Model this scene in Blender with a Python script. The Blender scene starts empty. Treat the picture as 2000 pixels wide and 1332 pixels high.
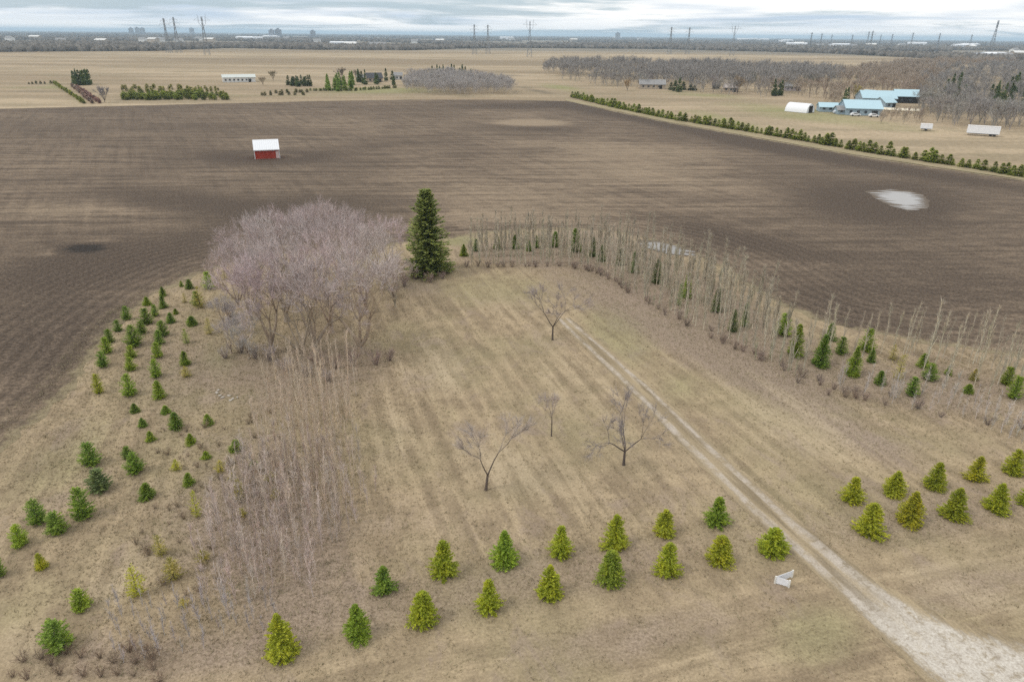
import bpy, math, random
import numpy as np
from mathutils import Matrix, Vector
from mathutils.geometry import delaunay_2d_cdt

R = math.radians
scene = bpy.context.scene
COL = scene.collection
random.seed(7)

# ------------------------------------------------------------------ camera
H, F = 32.0, 1333.0                      # drone height (m), focal length in photo pixels
PITCH, ROLL = R(24.16), R(0.57)
cam_d = bpy.data.cameras.new("camera")
cam = bpy.data.objects.new("camera", cam_d)
COL.objects.link(cam)
cam_d.sensor_width = 36.0
cam_d.lens = F / 2000 * 36.0
cam_d.clip_start, cam_d.clip_end = 0.5, 200000.0
CM = Matrix.Translation((0, 0, H)) @ Matrix.Rotation(R(90) - PITCH, 4, 'X') @ Matrix.Rotation(ROLL, 4, 'Z')
cam.matrix_world = CM
scene.camera = cam
CR = np.array(CM.to_3x3())

# ------------------------------------------------------------------ light
SUN_EL, SUN_AZ = R(52), R(-112)           # azimuth from +Y (view direction) towards +X
world = bpy.data.worlds.new("World")
scene.world = world
world.use_nodes = True
sun_d = bpy.data.lights.new("sun", 'SUN')
sun_d.energy, sun_d.angle, sun_d.color = 1.3, R(14), (1.0, 0.955, 0.89)
sun = bpy.data.objects.new("sun", sun_d)
COL.objects.link(sun)
sv = Vector((math.sin(SUN_AZ) * math.cos(SUN_EL), math.cos(SUN_AZ) * math.cos(SUN_EL), math.sin(SUN_EL)))
sun.rotation_euler = sv.to_track_quat('Z', 'Y').to_euler()
sun.location = (0, 0, 300)

scene.view_settings.view_transform = 'Standard'
scene.view_settings.look = 'None'
scene.view_settings.exposure = -0.04
scene.view_settings.gamma = 1.0
scene.view_settings.use_curve_mapping = False
scene.render.engine = 'CYCLES'
scene.cycles.max_bounces = 6
scene.cycles.diffuse_bounces = 3
scene.cycles.volume_bounces = 1
scene.cycles.use_denoising = False
scene.cycles.use_adaptive_sampling = False


class NT:
    """small helper for building node trees"""
    def __init__(s, tree):
        s.t = tree
        s.t.nodes.clear()

    def n(s, typ, **kw):
        nd = s.t.nodes.new(typ)
        for k, v in kw.items():
            if k.startswith('i_'):
                key = k[2:]
                key = int(key) if key.isdigit() else key.replace('_', ' ')
                s.put(nd.inputs[key], v)
            else:
                setattr(nd, k, v)
        return nd

    def put(s, sock, v):
        if isinstance(v, bpy.types.NodeSocket):
            s.t.links.new(v, sock)
        elif isinstance(v, tuple) and len(v) == 3 and sock.type == 'RGBA':
            sock.default_value = (*v, 1)
        else:
            sock.default_value = v

    def math(s, op, a, b=0.0, clamp=False):
        nd = s.n('ShaderNodeMath', operation=op, use_clamp=clamp)
        s.put(nd.inputs[0], a)
        s.put(nd.inputs[1], b)
        return nd.outputs[0]

    def mix(s, f, a, b, blend='MIX'):
        nd = s.n('ShaderNodeMix', data_type='RGBA', blend_type=blend)
        s.put(nd.inputs[0], f)
        s.put(nd.inputs[6], a)
        s.put(nd.inputs[7], b)
        return nd.outputs[2]

    def rng(s, v, a, b, c=0.0, d=1.0, smooth=True):
        nd = s.n('ShaderNodeMapRange', interpolation_type='SMOOTHSTEP' if smooth else 'LINEAR')
        for i, x in enumerate((v, a, b, c, d)):
            s.put(nd.inputs[i], x)
        return nd.outputs[0]

    def noise(s, vec, scale, detail=4.0, rough=0.55, dist=0.0):
        nd = s.n('ShaderNodeTexNoise')
        s.put(nd.inputs['Vector'], vec)
        nd.inputs['Scale'].default_value = scale
        nd.inputs['Detail'].default_value = detail
        nd.inputs['Roughness'].default_value = rough
        nd.inputs['Distortion'].default_value = dist
        return nd.outputs['Fac']

    def mapped(s, vec, rot, sc):
        nd = s.n('ShaderNodeMapping')
        # texture-space: rotate by -rot first, then scale -> features stretched along 'rot'
        a = s.n('ShaderNodeVectorRotate', rotation_type='Z_AXIS')
        s.put(a.inputs['Vector'], vec)
        a.inputs['Angle'].default_value = -rot
        s.put(nd.inputs['Vector'], a.outputs[0])
        nd.inputs['Scale'].default_value = sc
        return nd.outputs[0]

    def attr(s, name):
        return s.n('ShaderNodeAttribute', attribute_name=name).outputs['Fac']


# world: clear Nishita sky with a broken grey-white cloud deck over it
w = NT(world.node_tree)
out = w.n('ShaderNodeOutputWorld')
bg = w.n('ShaderNodeBackground')
bg.inputs['Strength'].default_value = 0.105
sky = w.n('ShaderNodeTexSky', sky_type='NISHITA', sun_disc=False)
sky.sun_elevation, sky.sun_rotation = SUN_EL, SUN_AZ
sky.air_density, sky.dust_density = 1.0, 1.2
tc = w.n('ShaderNodeTexCoord')
sx = w.n('ShaderNodeSeparateXYZ', i_0=tc.outputs['Generated'])
zz = w.math('ADD', w.math('MAXIMUM', sx.outputs['Z'], 0.0), 0.045)
cx = w.math('DIVIDE', sx.outputs['X'], zz)
cy = w.math('DIVIDE', sx.outputs['Y'], zz)
cv = w.n('ShaderNodeCombineXYZ', i_0=w.math('MULTIPLY', cx, 0.1), i_1=w.math('MULTIPLY', cy, 0.1), i_2=1.9).outputs[0]
n1 = w.noise(cv, 1.9, 9.0, 0.62, 0.6)
n2 = w.noise(cv, 4.5, 6.0, 0.6, 0.2)
cover = w.rng(w.math('ADD', w.math('MULTIPLY', n1, 0.75), w.math('MULTIPLY', n2, 0.3)), 0.42, 0.54)
shade = w.rng(w.noise(cv, 1.3, 6.0, 0.55, 0.5), 0.42, 0.58)
low = w.rng(sx.outputs['Z'], 0.004, 0.02)          # clouds brighten towards the horizon
cloud = w.mix(w.math('MULTIPLY', shade, low), (11.8, 11.6, 11.3), (5.9, 7.0, 8.3))
skyc = w.mix(0.55, sky.outputs[0], (5.6, 7.4, 9.0))
w.put(bg.inputs['Color'], w.mix(w.math('ADD', w.math('MULTIPLY', cover, 0.85), 0.1), skyc, cloud))
w.t.links.new(bg.outputs[0], out.inputs['Surface'])

# ------------------------------------------------------------------ pixel <-> ground helpers


def g(x, y, z=0.0):
    """photo pixel -> point on the ground plane (distance comes from the ground it stands on)"""
    d = CR @ np.array([(x - 1000.0), (666.0 - y), -F])
    t = (z - H) / d[2]
    return np.array([d[0] * t, d[1] * t, z])


def proj(P):
    P = np.atleast_2d(np.asarray(P, float))
    L = (P - np.array([0, 0, H])) @ CR
    dep = np.maximum(-L[:, 2], 1e-3)
    return 1000 + F * L[:, 0] / dep, 666 - F * L[:, 1] / dep, -L[:, 2]


def height_for(P, ytop):
    lo, hi = 0.0, 90.0
    for _ in range(40):
        m = (lo + hi) / 2
        if proj([P[0], P[1], m])[1][0] > ytop:
            lo = m
        else:
            hi = m
    return lo


def depth(P):
    return proj(P)[2][0]


def depr(P):
    return math.atan2(H, math.hypot(P[0], P[1]))


def in_poly(X, Y, poly):
    r = np.zeros(X.shape, bool)
    n = len(poly)
    for i in range(n):
        x0, y0 = poly[i][:2]
        x1, y1 = poly[(i + 1) % n][:2]
        c = ((y0 > Y) != (y1 > Y))
        with np.errstate(divide='ignore', invalid='ignore'):
            xi = (x1 - x0) * (Y - y0) / (y1 - y0 + 1e-12) + x0
        r ^= c & (X < xi)
    return r


def blobs(P, items):
    """sum of soft patches given as photo-pixel ellipses (cx, cy, rx, ry, tilt_deg, value), evaluated at ground points"""
    x, y, d = proj(P)
    s = np.zeros(len(x))
    for cx_, cy_, rx, ry, a, v in items:
        ca, sa = math.cos(R(a)), math.sin(R(a))
        u = ((x - cx_) * ca + (y - cy_) * sa) / rx
        q = (-(x - cx_) * sa + (y - cy_) * ca) / ry
        s += v * np.exp(-(u * u + q * q) ** 1.3)
    return np.where(d > 5, s, 0)


# ------------------------------------------------------------------ object helpers

def link(name, mesh, parent=None, **props):
    o = bpy.data.objects.new(name, mesh)
    COL.objects.link(o)
    if parent is not None:
        o.parent = parent
    for k, v in props.items():
        o[k] = v
    return o


def mesh_np(name, V, Fc, mat=None, smooth=False):
    me = bpy.data.meshes.new(name)
    V = np.asarray(V, np.float32)
    if isinstance(Fc, np.ndarray):
        nf, k = Fc.shape
        me.vertices.add(len(V))
        me.vertices.foreach_set('co', V.ravel())
        me.loops.add(nf * k)
        me.loops.foreach_set('vertex_index', Fc.astype(np.int32).ravel())
        me.polygons.add(nf)
        me.polygons.foreach_set('loop_start', np.arange(0, nf * k, k, dtype=np.int32))
        me.update(calc_edges=True)
    else:
        me.from_pydata([tuple(map(float, v)) for v in V], [], [list(map(int, f)) for f in Fc])
        me.update()
    if mat:
        me.materials.append(mat)
    if smooth:
        me.polygons.foreach_set('use_smooth', np.ones(len(me.polygons), bool))
    return me


def set_attr(me, name, vals):
    a = me.attributes.new(name, 'FLOAT', 'POINT')
    a.data.foreach_set('value', np.asarray(vals, np.float32))


def thing(name, label, cat, P, rot=0.0, scale=(1, 1, 1), group=None, color=None, parts=(), mesh=None):
    """one top-level thing: an Empty at its base with part meshes under it, or a single mesh"""
    o = bpy.data.objects.new(name, mesh)
    COL.objects.link(o)
    o.location = (float(P[0]), float(P[1]), float(P[2]) if len(P) > 2 else 0.0)
    o.rotation_euler = (0, 0, rot)
    o.scale = scale
    o['label'], o['category'] = label, cat
    if group:
        o['group'] = group
    if color:
        o.color = (*color, 1)
    if mesh is None:
        o.empty_display_size = 0.3
    for pn, pm in parts:
        c = bpy.data.objects.new(pn, pm)
        COL.objects.link(c)
        c.parent = o
        if color:
            c.color = (*color, 1)
    return o


class MB:
    """collects boxes, tubes and triangles into one mesh"""
    def __init__(s):
        s.v, s.f = [], []

    def add(s, V, Fc):
        b = len(s.v)
        s.v.extend([tuple(p) for p in V])
        s.f.extend([tuple(b + i for i in f) for f in Fc])
        return s

    def box(s, x0, x1, y0, y1, z0, z1):
        V = [(x, y, z) for z in (z0, z1) for y in (y0, y1) for x in (x0, x1)]
        return s.add(V, [(0, 2, 3, 1), (4, 5, 7, 6), (0, 1, 5, 4), (2, 6, 7, 3), (0, 4, 6, 2), (1, 3, 7, 5)])

    def bar(s, a, b, r0, r1=None, k=4):
        r1 = r0 if r1 is None else r1
        a, b = Vector(a), Vector(b)
        d = (b - a).normalized()
        u = d.orthogonal().normalized()
        q = d.cross(u)
        V = []
        for p, r in ((a, r0), (b, r1)):
            for i in range(k):
                t = 2 * math.pi * i / k
                V.append(p + (u * math.cos(t) + q * math.sin(t)) * r)
        Fc = [(i, (i + 1) % k, k + (i + 1) % k, k + i) for i in range(k)]
        Fc += [tuple(range(k - 1, -1, -1)), tuple(range(k, 2 * k))]
        return s.add(V, Fc)

    def mesh(s, name, mat):
        return mesh_np(name, s.v, s.f, mat)


# ------------------------------------------------------------------ materials

def new_mat(name, rough=0.85, spec=0.2):
    m = bpy.data.materials.new(name)
    m.use_nodes = True
    t = NT(m.node_tree)
    o = t.n('ShaderNodeOutputMaterial')
    p = t.n('ShaderNodeBsdfPrincipled')
    p.inputs['Roughness'].default_value = rough
    p.inputs['Specular IOR Level'].default_value = spec
    t.t.links.new(p.outputs[0], o.inputs['Surface'])
    return m, t, p


def bump(t, p, h, strength, dist):
    b = t.n('ShaderNodeBump')
    b.inputs['Strength'].default_value = strength
    b.inputs['Distance'].default_value = dist
    t.put(b.inputs['Height'], h)
    t.t.links.new(b.outputs[0], p.inputs['Normal'])


def plain(name, col, var=0.15, scale=1.5, rough=0.7, spec=0.25, streak=False):
    m, t, p = new_mat(name, rough, spec)
    pos = t.n('ShaderNodeTexCoord').outputs['Object']
    if streak:
        pos = t.mapped(pos, 0, (6, 6, 0.5))
    n = t.noise(pos, scale, 5)
    a = tuple(c * (1 - var) for c in col)
    b = tuple(min(1, c * (1 + var)) for c in col)
    t.put(p.inputs['Base Color'], t.mix(t.rng(n, 0.3, 0.7), a, b))
    return m


def leafy(name, var=0.45, tip=(1.35, 1.25, 0.9), trans=0.0):
    """foliage tinted by the object's own colour, each blade a little different"""
    m, t, p = new_mat(name, 0.75, 0.15)
    oi = t.n('ShaderNodeObjectInfo')
    ge = t.n('ShaderNodeNewGeometry')
    f = t.rng(ge.outputs['Random Per Island'], 0, 1, 1 - var, 1 + var, smooth=False)
    vm = t.n('ShaderNodeVectorMath', operation='SCALE')
    t.put(vm.inputs[0], oi.outputs['Color'])
    t.put(vm.inputs['Scale'], f)
    n = t.noise(ge.outputs['Position'], 1.7, 3)
    col = t.mix(t.rng(n, 0.45, 0.7, 0, 0.8), vm.outputs[0], t.mix(1.0, vm.outputs[0], tip, 'MULTIPLY'))
    t.put(p.inputs['Base Color'], col)
    if trans:
        tr = t.n('ShaderNodeBsdfTranslucent')
        t.put(tr.inputs['Color'], col)
        ms = t.n('ShaderNodeMixShader')
        ms.inputs[0].default_value = trans
        t.t.links.new(p.outputs[0], ms.inputs[1])
        t.t.links.new(tr.outputs[0], ms.inputs[2])
        t.t.links.new(ms.outputs[0], [q for q in t.t.nodes if q.type == 'OUTPUT_MATERIAL'][0].inputs['Surface'])
    return m


M_LEAF = leafy('conifer_needles', 0.5, (1.45, 1.3, 0.9), 0.5)
M_BARK = plain('bark', (0.16, 0.125, 0.095), 0.35, 6.0, 0.9, 0.1)
M_TWIG = leafy('bare_twigs', 0.35, (1.15, 1.05, 1.0))
M_LIMB = leafy('bare_bark', 0.15, (1.2, 1.15, 1.1))


def ground_common(t):
    return t.n('ShaderNodeNewGeometry').outputs['Position']


# directions of the lines on the ground, from the picture
d0, d1 = g(1150, 668), g(1620, 1105)
A_DRIVE = math.atan2(d1[1] - d0[1], d1[0] - d0[0])
d0, d1 = g(555, 1285), g(1505, 1085)
A_FRONT = math.atan2(d1[1] - d0[1], d1[0] - d0[0])
d0, d1 = g(60, 1180), g(256, 770)
A_LEFT = math.atan2(d1[1] - d0[1], d1[0] - d0[0])


def grass_mat():
    m, t, p = new_mat('dry_grass', 0.95, 0.05)
    pos = ground_common(t)
    big = t.noise(pos, 0.055, 5, 0.6)
    mid = t.noise(pos, 0.45, 6, 0.65)
    fine = t.noise(pos, 5.5, 7, 0.8)
    sA = t.noise(t.mapped(pos, A_DRIVE, (0.07, 0.85, 1)), 1.0, 5, 0.62, 0.5)
    sB = t.noise(t.mapped(pos, A_FRONT, (0.06, 0.7, 1)), 1.0, 5, 0.65, 0.6)
    sC = t.noise(t.mapped(pos, A_LEFT, (0.06, 0.6, 1)), 1.0, 5, 0.65, 0.6)
    front, left = t.attr('front'), t.attr('left')
    st = t.mix(front, t.mix(left, sA, sC), sB)
    lit = t.attr('litter')
    lush = t.attr('lush')
    pale = t.attr('pale')
    v = t.math('ADD', t.math('MULTIPLY', st, 0.55), t.math('MULTIPLY', mid, 0.45))
    c = t.mix(t.rng(v, 0.36, 0.64), (0.235, 0.182, 0.120), (0.412, 0.325, 0.212))
    c = t.mix(t.math('MULTIPLY', t.rng(big, 0.42, 0.64), 0.45), c, (0.265, 0.235, 0.132))
    ln = t.math('ADD', lit, t.math('MULTIPLY', t.math('SUBTRACT', mid, 0.5), 0.9))
    c = t.mix(t.math('MULTIPLY', t.rng(ln, 0.15, 0.85), 0.8), c, t.mix(t.rng(fine, 0.3, 0.7), (0.200, 0.152, 0.118), (0.330, 0.262, 0.208)))
    patch = t.noise(t.mapped(pos, A_DRIVE, (0.5, 0.9, 1)), 0.35, 5, 0.7, 0.6)
    c = t.mix(t.rng(patch, 0.52, 0.68, 0, 0.55), c, (0.30, 0.235, 0.185))
    gn = t.math('ADD', lush, t.math('MULTIPLY', t.math('SUBTRACT', v, 0.5), 1.0))
    c = t.mix(t.math('MULTIPLY', t.rng(gn, 0.2, 0.95), 0.6), c, (0.235, 0.245, 0.115))
    pn = t.math('ADD', pale, t.math('MULTIPLY', t.math('SUBTRACT', st, 0.5), 1.2))
    c = t.mix(t.math('MULTIPLY', t.rng(pn, 0.2, 1.0), 0.7), c, (0.45, 0.37, 0.255))
    c = t.mix(0.75, c, t.mix(t.rng(fine, 0.25, 0.75), (0.55, 0.53, 0.52), (1.4, 1.4, 1.4)), 'MULTIPLY')
    t.put(p.inputs['Base Color'], c)
    bump(t, p, t.math('ADD', fine, t.math('MULTIPLY', st, 0.6)), 0.3, 0.08)
    return m


def soil_mat():
    m, t, p = new_mat('tilled_soil', 0.95, 0.08)
    pos = ground_common(t)
    wet = t.attr('wet')
    big = t.noise(pos, 0.018, 5, 0.6, 0.6)
    rows = t.noise(t.mapped(pos, R(4), (0.025, 0.42, 1)), 1.0, 5, 0.65, 0.4)
    rows2 = t.noise(t.mapped(pos, R(118), (0.03, 0.5, 1)), 1.0, 4, 0.6, 0.3)
    mott = t.noise(t.mapped(pos, R(2), (0.10, 0.22, 1)), 1.0, 6, 0.72, 0.5)
    rows = t.math('ADD', t.math('MULTIPLY', rows, 0.5), t.math('ADD', t.math('MULTIPLY', rows2, 0.2), t.math('MULTIPLY', mott, 0.3)))
    fine = t.noise(pos, 2.6, 8, 0.8)
    w_ = t.math('ADD', wet, t.math('ADD', t.math('MULTIPLY', t.math('SUBTRACT', big, 0.5), 1.1), t.math('MULTIPLY', t.math('SUBTRACT', rows, 0.5), 0.9)))
    dry = t.mix(t.rng(rows, 0.40, 0.60), (0.104, 0.080, 0.060), (0.232, 0.178, 0.128))
    damp = t.mix(t.rng(fine, 0.3, 0.7), (0.060, 0.046, 0.036), (0.114, 0.088, 0.067))
    clod = t.noise(t.mapped(pos, R(8), (0.35, 0.9, 1)), 1.0, 6, 0.75, 0.4)
    w_ = t.math('ADD', w_, t.math('MULTIPLY', t.math('SUBTRACT', clod, 0.5), 1.3))
    c = t.mix(t.rng(w_, -0.35, 0.75), dry, damp)
    eg = t.attr('edge')
    fur = t.math('SINE', t.math('ADD', t.math('MULTIPLY', eg, 3.3), t.math('MULTIPLY', t.noise(pos, 0.3, 4, 0.6), 7.0)))
    c = t.mix(t.rng(eg, 3.0, 30.0, 0.34, 0.08), c, t.mix(1.0, c, t.mix(t.rng(fur, -1, 1), (0.62, 0.61, 0.60), (1.38, 1.37, 1.36)), 'MULTIPLY'))
    c = t.mix(t.rng(t.math('ADD', t.attr('wet'), t.math('MULTIPLY', t.math('SUBTRACT', clod, 0.5), 2.2)), 1.0, 2.1, 0, 0.85), c, (0.030, 0.027, 0.025))
    straw = t.math('SUBTRACT', t.math('MULTIPLY', t.math('SUBTRACT', rows, 0.42), 1.6), w_)
    c = t.mix(t.math('MULTIPLY', t.rng(straw, 0.15, 0.9), 0.8), c, (0.30, 0.235, 0.165))
    c = t.mix(0.9, c, t.mix(t.rng(fine, 0.28, 0.72), (0.42, 0.42, 0.42), (1.55, 1.53, 1.5)), 'MULTIPLY')
    en = t.math('ADD', t.attr('edge'), t.math('MULTIPLY', t.math('SUBTRACT', t.noise(pos, 0.5, 6, 0.7), 0.5), 5.5))
    c = t.mix(t.rng(en, 0.1, 1.6, 0.9, 0), c, t.mix(fine, (0.18, 0.15, 0.09), (0.36, 0.30, 0.19)))
    t.put(p.inputs['Base Color'], c)
    bump(t, p, t.math('ADD', fine, t.math('MULTIPLY', rows, 0.8)), 0.25, 0.1)
    return m


def prairie_mat():
    m, t, p = new_mat('far_prairie', 0.95, 0.05)
    pos = ground_common(t)
    big = t.noise(t.mapped(pos, 0.02, (0.0011, 0.006, 1)), 1.0, 5, 0.6, 0.4)
    mid = t.noise(t.mapped(pos, 0.05, (0.008, 0.05, 1)), 1.0, 5, 0.6)
    fine = t.noise(pos, 0.6, 6, 0.7)
    c = t.mix(t.rng(big, 0.36, 0.64), (0.27, 0.205, 0.135), (0.47, 0.375, 0.255))
    c = t.mix(t.math('MULTIPLY', t.rng(mid, 0.42, 0.62), 0.7), c, (0.255, 0.205, 0.135))
    c = t.mix(t.rng(t.noise(pos, 0.045, 6, 0.7), 0.45, 0.7, 0, 0.5), c, (0.23, 0.195, 0.12))
    c = t.mix(t.rng(t.math('ADD', t.attr('green'), t.math('MULTIPLY', t.math('SUBTRACT', mid, 0.5), 0.8)), 0.2, 1.0, 0, 0.75), c, (0.25, 0.26, 0.11))
    c = t.mix(t.rng(t.math('ADD', t.attr('dark'), t.math('MULTIPLY', t.math('SUBTRACT', mid, 0.5), 0.8)), 0.2, 1.0, 0, 0.85), c, (0.115, 0.10, 0.08))
    c = t.mix(t.math('MULTIPLY', t.attr('town'), 0.8), c, t.mix(t.rng(mid, 0.4, 0.6), (0.13, 0.12, 0.10), (0.26, 0.23, 0.18)))
    c = t.mix(0.6, c, t.mix(t.rng(fine, 0.25, 0.75), (0.6, 0.6, 0.6), (1.35, 1.35, 1.35)), 'MULTIPLY')
    t.put(p.inputs['Base Color'], c)
    bump(t, p, fine, 0.5, 0.2)
    return m


def gravel_mat():
    m, t, p = new_mat('gravel_track', 0.95, 0.1)
    pos = ground_common(t)
    cr, al = t.attr('cross'), t.attr('along')
    mid = t.noise(pos, 0.9, 6, 0.65)
    fine = t.noise(pos, 7.0, 6, 0.75)
    lng = t.noise(t.mapped(pos, A_DRIVE, (0.12, 1.6, 1)), 1.0, 5, 0.65, 0.4)
    jit = t.math('MULTIPLY', t.math('SUBTRACT', lng, 0.5), 0.9)
    ac = t.math('ADD', t.math('ABSOLUTE', cr), jit)
    wheel = t.rng(t.math('ABSOLUTE', t.math('SUBTRACT', ac, 0.58)), 0.06, 0.36, 1, 0)
    full = t.rng(t.math('ADD', ac, t.math('MULTIPLY', t.math('SUBTRACT', mid, 0.5), 0.5)), 0.62, 1.0, 1, 0)
    f = t.mix(al, wheel, full)
    brk = t.noise(pos, 0.35, 5, 0.7)
    lo_ = t.mix(al, t.rng(t.math('ADD', t.math('MULTIPLY', mid, 0.5), t.math('MULTIPLY', brk, 0.5)), 0.36, 0.58, 0.12, 0.95), t.rng(mid, 0.28, 0.5, 0.6, 1.0))
    f = t.math('MULTIPLY', f, lo_)
    stone = t.mix(t.rng(fine, 0.3, 0.7), (0.42, 0.375, 0.315), (0.66, 0.62, 0.55))
    stone = t.mix(t.rng(mid, 0.45, 0.75, 0, 0.5), stone, (0.36, 0.31, 0.255))
    stone = t.mix(t.math('MULTIPLY', t.math('SUBTRACT', 1.0, al), 0.55), stone, t.mix(fine, (0.25, 0.20, 0.155), (0.52, 0.44, 0.36)))
    rough_ = t.noise(pos, 2.4, 6, 0.75, 0.3)
    stone = t.mix(t.rng(rough_, 0.50, 0.68, 0, 0.55), stone, (0.235, 0.19, 0.145))
    f = t.math('MULTIPLY', f, t.rng(t.noise(pos, 1.4, 6, 0.75, 0.5), 0.34, 0.50, 0.25, 1.0))
    grass = t.mix(t.rng(lng, 0.35, 0.65), (0.225, 0.178, 0.115), (0.37, 0.295, 0.19))
    grass = t.mix(0.6, grass, t.mix(t.rng(fine, 0.25, 0.75), (0.6, 0.6, 0.6), (1.35, 1.35, 1.35)), 'MULTIPLY')
    t.put(p.inputs['Base Color'], t.mix(f, grass, stone))
    bump(t, p, fine, 0.6, 0.06)
    return m


# ------------------------------------------------------------------ setting: ground sheets

def sheet(name, poly, z, mat, spacing, jit=0.25, seed=1):
    """polygon sheet with a ragged edge and inner points, so that patches can be stored on it"""
    rs = np.random.RandomState(seed)
    B = []
    n = len(poly)
    for i in range(n):
        a, b = np.array(poly[i][:2]), np.array(poly[(i + 1) % n][:2])
        L = np.linalg.norm(b - a)
        d = max(30, min(np.linalg.norm(a), np.linalg.norm(b)))
        k = max(1, int(L / (d * 0.012)))
        nrm = np.array([-(b - a)[1], (b - a)[0]]) / max(L, 1e-6)
        for j in range(k):
            B.append(a + (b - a) * j / k + nrm * rs.uniform(-jit, jit) * min(1.5, d / 80))
    B = np.array(B)
    lo, hi = B.min(0), B.max(0)
    I = []
    for d0_, d1_ in ((0, 90), (90, 180), (180, 400), (400, 900)):
        s = spacing * max(d0_, 45) / 60
        gx, gy = np.meshgrid(np.arange(lo[0], hi[0], s), np.arange(lo[1], hi[1], s))
        P = np.stack([gx.ravel(), gy.ravel()], 1) + rs.uniform(-.3, .3, (gx.size, 2)) * s
        dd = np.linalg.norm(P, axis=1)
        P = P[(dd >= d0_) & (dd < d1_)]
        if len(P):
            I.append(P[in_poly(P[:, 0], P[:, 1], B)])
    I = np.concatenate(I) if I else np.zeros((0, 2))
    allp = [Vector(p) for p in np.concatenate([B, I])]
    nb = len(B)
    res = delaunay_2d_cdt(allp, [(i, (i + 1) % nb) for i in range(nb)], [], 1, 1e-5)
    V = np.array([(v.x, v.y, z) for v in res[0]])
    Fc = np.array([f for f in res[2]], int)
    e1, e2 = V[Fc[:, 1]] - V[Fc[:, 0]], V[Fc[:, 2]] - V[Fc[:, 0]]
    flip = (e1[:, 0] * e2[:, 1] - e1[:, 1] * e2[:, 0]) < 0
    Fc[flip] = Fc[flip][:, ::-1]
    me = mesh_np(name, V, Fc, mat)
    return link(name, me, kind='structure'), me, V


# wide prairie to the horizon (polar sheet)
NR, NA = 150, 300
rr = np.concatenate([[0.0], np.geomspace(15, 90000, NR)])
aa = np.linspace(0, 2 * np.pi, NA, endpoint=False)
V = np.array([[r * math.sin(a), r * math.cos(a), -0.10] for r in rr[1:] for a in aa] + [[0, 0, -0.10]])
Fc = []
for i in range(NR - 1):
    for j in range(NA):
        k = (j + 1) % NA
        Fc.append((i * NA + j, (i + 1) * NA + j, (i + 1) * NA + k, i * NA + k))
FQ = np.array(Fc)[:, ::-1]
me = mesh_np('prairie_ground', V, FQ, prairie_mat())
dist = np.linalg.norm(V[:, :2], axis=1)
set_attr(me, 'green', blobs(V, [(60, 172, 90, 5, 0, .5), (740, 176, 160, 7, 0, .9), (350, 185, 120, 9, 0, .7), (130, 180, 50, 12, 40, .6),
                                (1100, 172, 60, 6, 8, .8), (1380, 186, 110, 6, 4, .7), (1640, 236, 260, 14, 6, .7), (1560, 214, 160, 8, 4, .5), (600, 190, 120, 5, 0, .5),
                                (1180, 200, 60, 5, 15, .7), (1420, 236, 120, 8, 14, .7)]))
set_attr(me, 'dark', blobs(V, [(1560, 138, 360, 9, 1, .9), (1050, 178, 40, 4, 8, .7), (1300, 150, 200, 10, 0, .6), (60, 178, 100, 5, 0, .5),
                               (400, 117, 240, 3, 0, .4), (1900, 190, 150, 60, 0, .7), (890, 165, 110, 22, 0, .7), (1000, 147, 60, 3, 0, .6), (1600, 128, 200, 2, 0, .4)]))
set_attr(me, 'town', np.clip((dist - 1450) / 250, 0, 1))
link('prairie_ground', me, kind='structure')

# the grassy lot
LOT = [(-95, -30), (95, -30)] + [tuple(g(*p)[:2]) for p in ((2300, 760), (2150, 725), (2000, 700), (1800, 672), (1620, 636), (1500, 588), (1400, 520),
       (1300, 478), (1200, 458), (1100, 450), (960, 456), (870, 470), (790, 478), (640, 490), (520, 505), (445, 520), (400, 533), (300, 580), (215, 650), (150, 755), (0, 885), (-250, 1010))]
LOT += [(-95, 10)]
LOT = [p_ if p_[1] < 20 else tuple(np.array(p_) + np.array([p_[0], p_[1] - 55]) / np.hypot(p_[0], p_[1] - 55) * 4.0) for p_ in LOT]
lot, me, V = sheet('grass_lot', LOT, 0.0, grass_mat(), 1.0, 0.35, 3)
set_attr(me, 'front', np.clip(blobs(V, [(1300, 1330, 700, 170, -8, 1.2), (1900, 1150, 300, 110, -10, 1.0), (700, 1400, 500, 130, 0, 1)]), 0, 1))
set_attr(me, 'left', np.clip(blobs(V, [(100, 1050, 330, 330, 0, 1.3), (250, 750, 220, 200, 0, 1)]), 0, 1))
set_attr(me, 'litter', np.clip(blobs(V, [(560, 1080, 170, 150, 0, .8), (600, 720, 190, 80, 0, .75), (420, 1000, 170, 110, 0, .45), (330, 720, 120, 130, 0, .45),
                                         (1380, 690, 420, 45, 27, .8), (1330, 570, 330, 60, 27, .95), (1030, 490, 150, 26, 0, .8), (1000, 1140, 560, 60, -11, .55), (1830, 1010, 260, 60, -8, .55), (1250, 1240, 260, 50, -12, .6),
                                         (1900, 1150, 200, 60, -12, .55), (1850, 760, 260, 60, 8, .7), (1700, 870, 120, 30, 20, .4), (850, 1010, 120, 60, 0, .3),
                                         (520, 880, 90, 120, 0, .35), (300, 1290, 320, 60, 0, .55), (820, 560, 60, 30, 0, .6), (1090, 670, 40, 20, 0, .4)]), 0, 1.2))
set_attr(me, 'lush', np.clip(blobs(V, [(120, 900, 180, 70, -35, .55), (960, 560, 150, 40, 0, .5), (1210, 660, 110, 60, 35, .6), (1330, 770, 60, 80, 40, .4),
                                       (60, 1180, 200, 80, -25, .4), (1600, 1240, 130, 90, 0, .65), (1880, 1205, 180, 30, 20, .4), (430, 690, 50, 60, 0, .5), (900, 470, 50, 14, 0, .8),
                                       (860, 800, 70, 60, 0, .3), (1000, 870, 150, 50, 0, .25)]), 0, 1))
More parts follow.
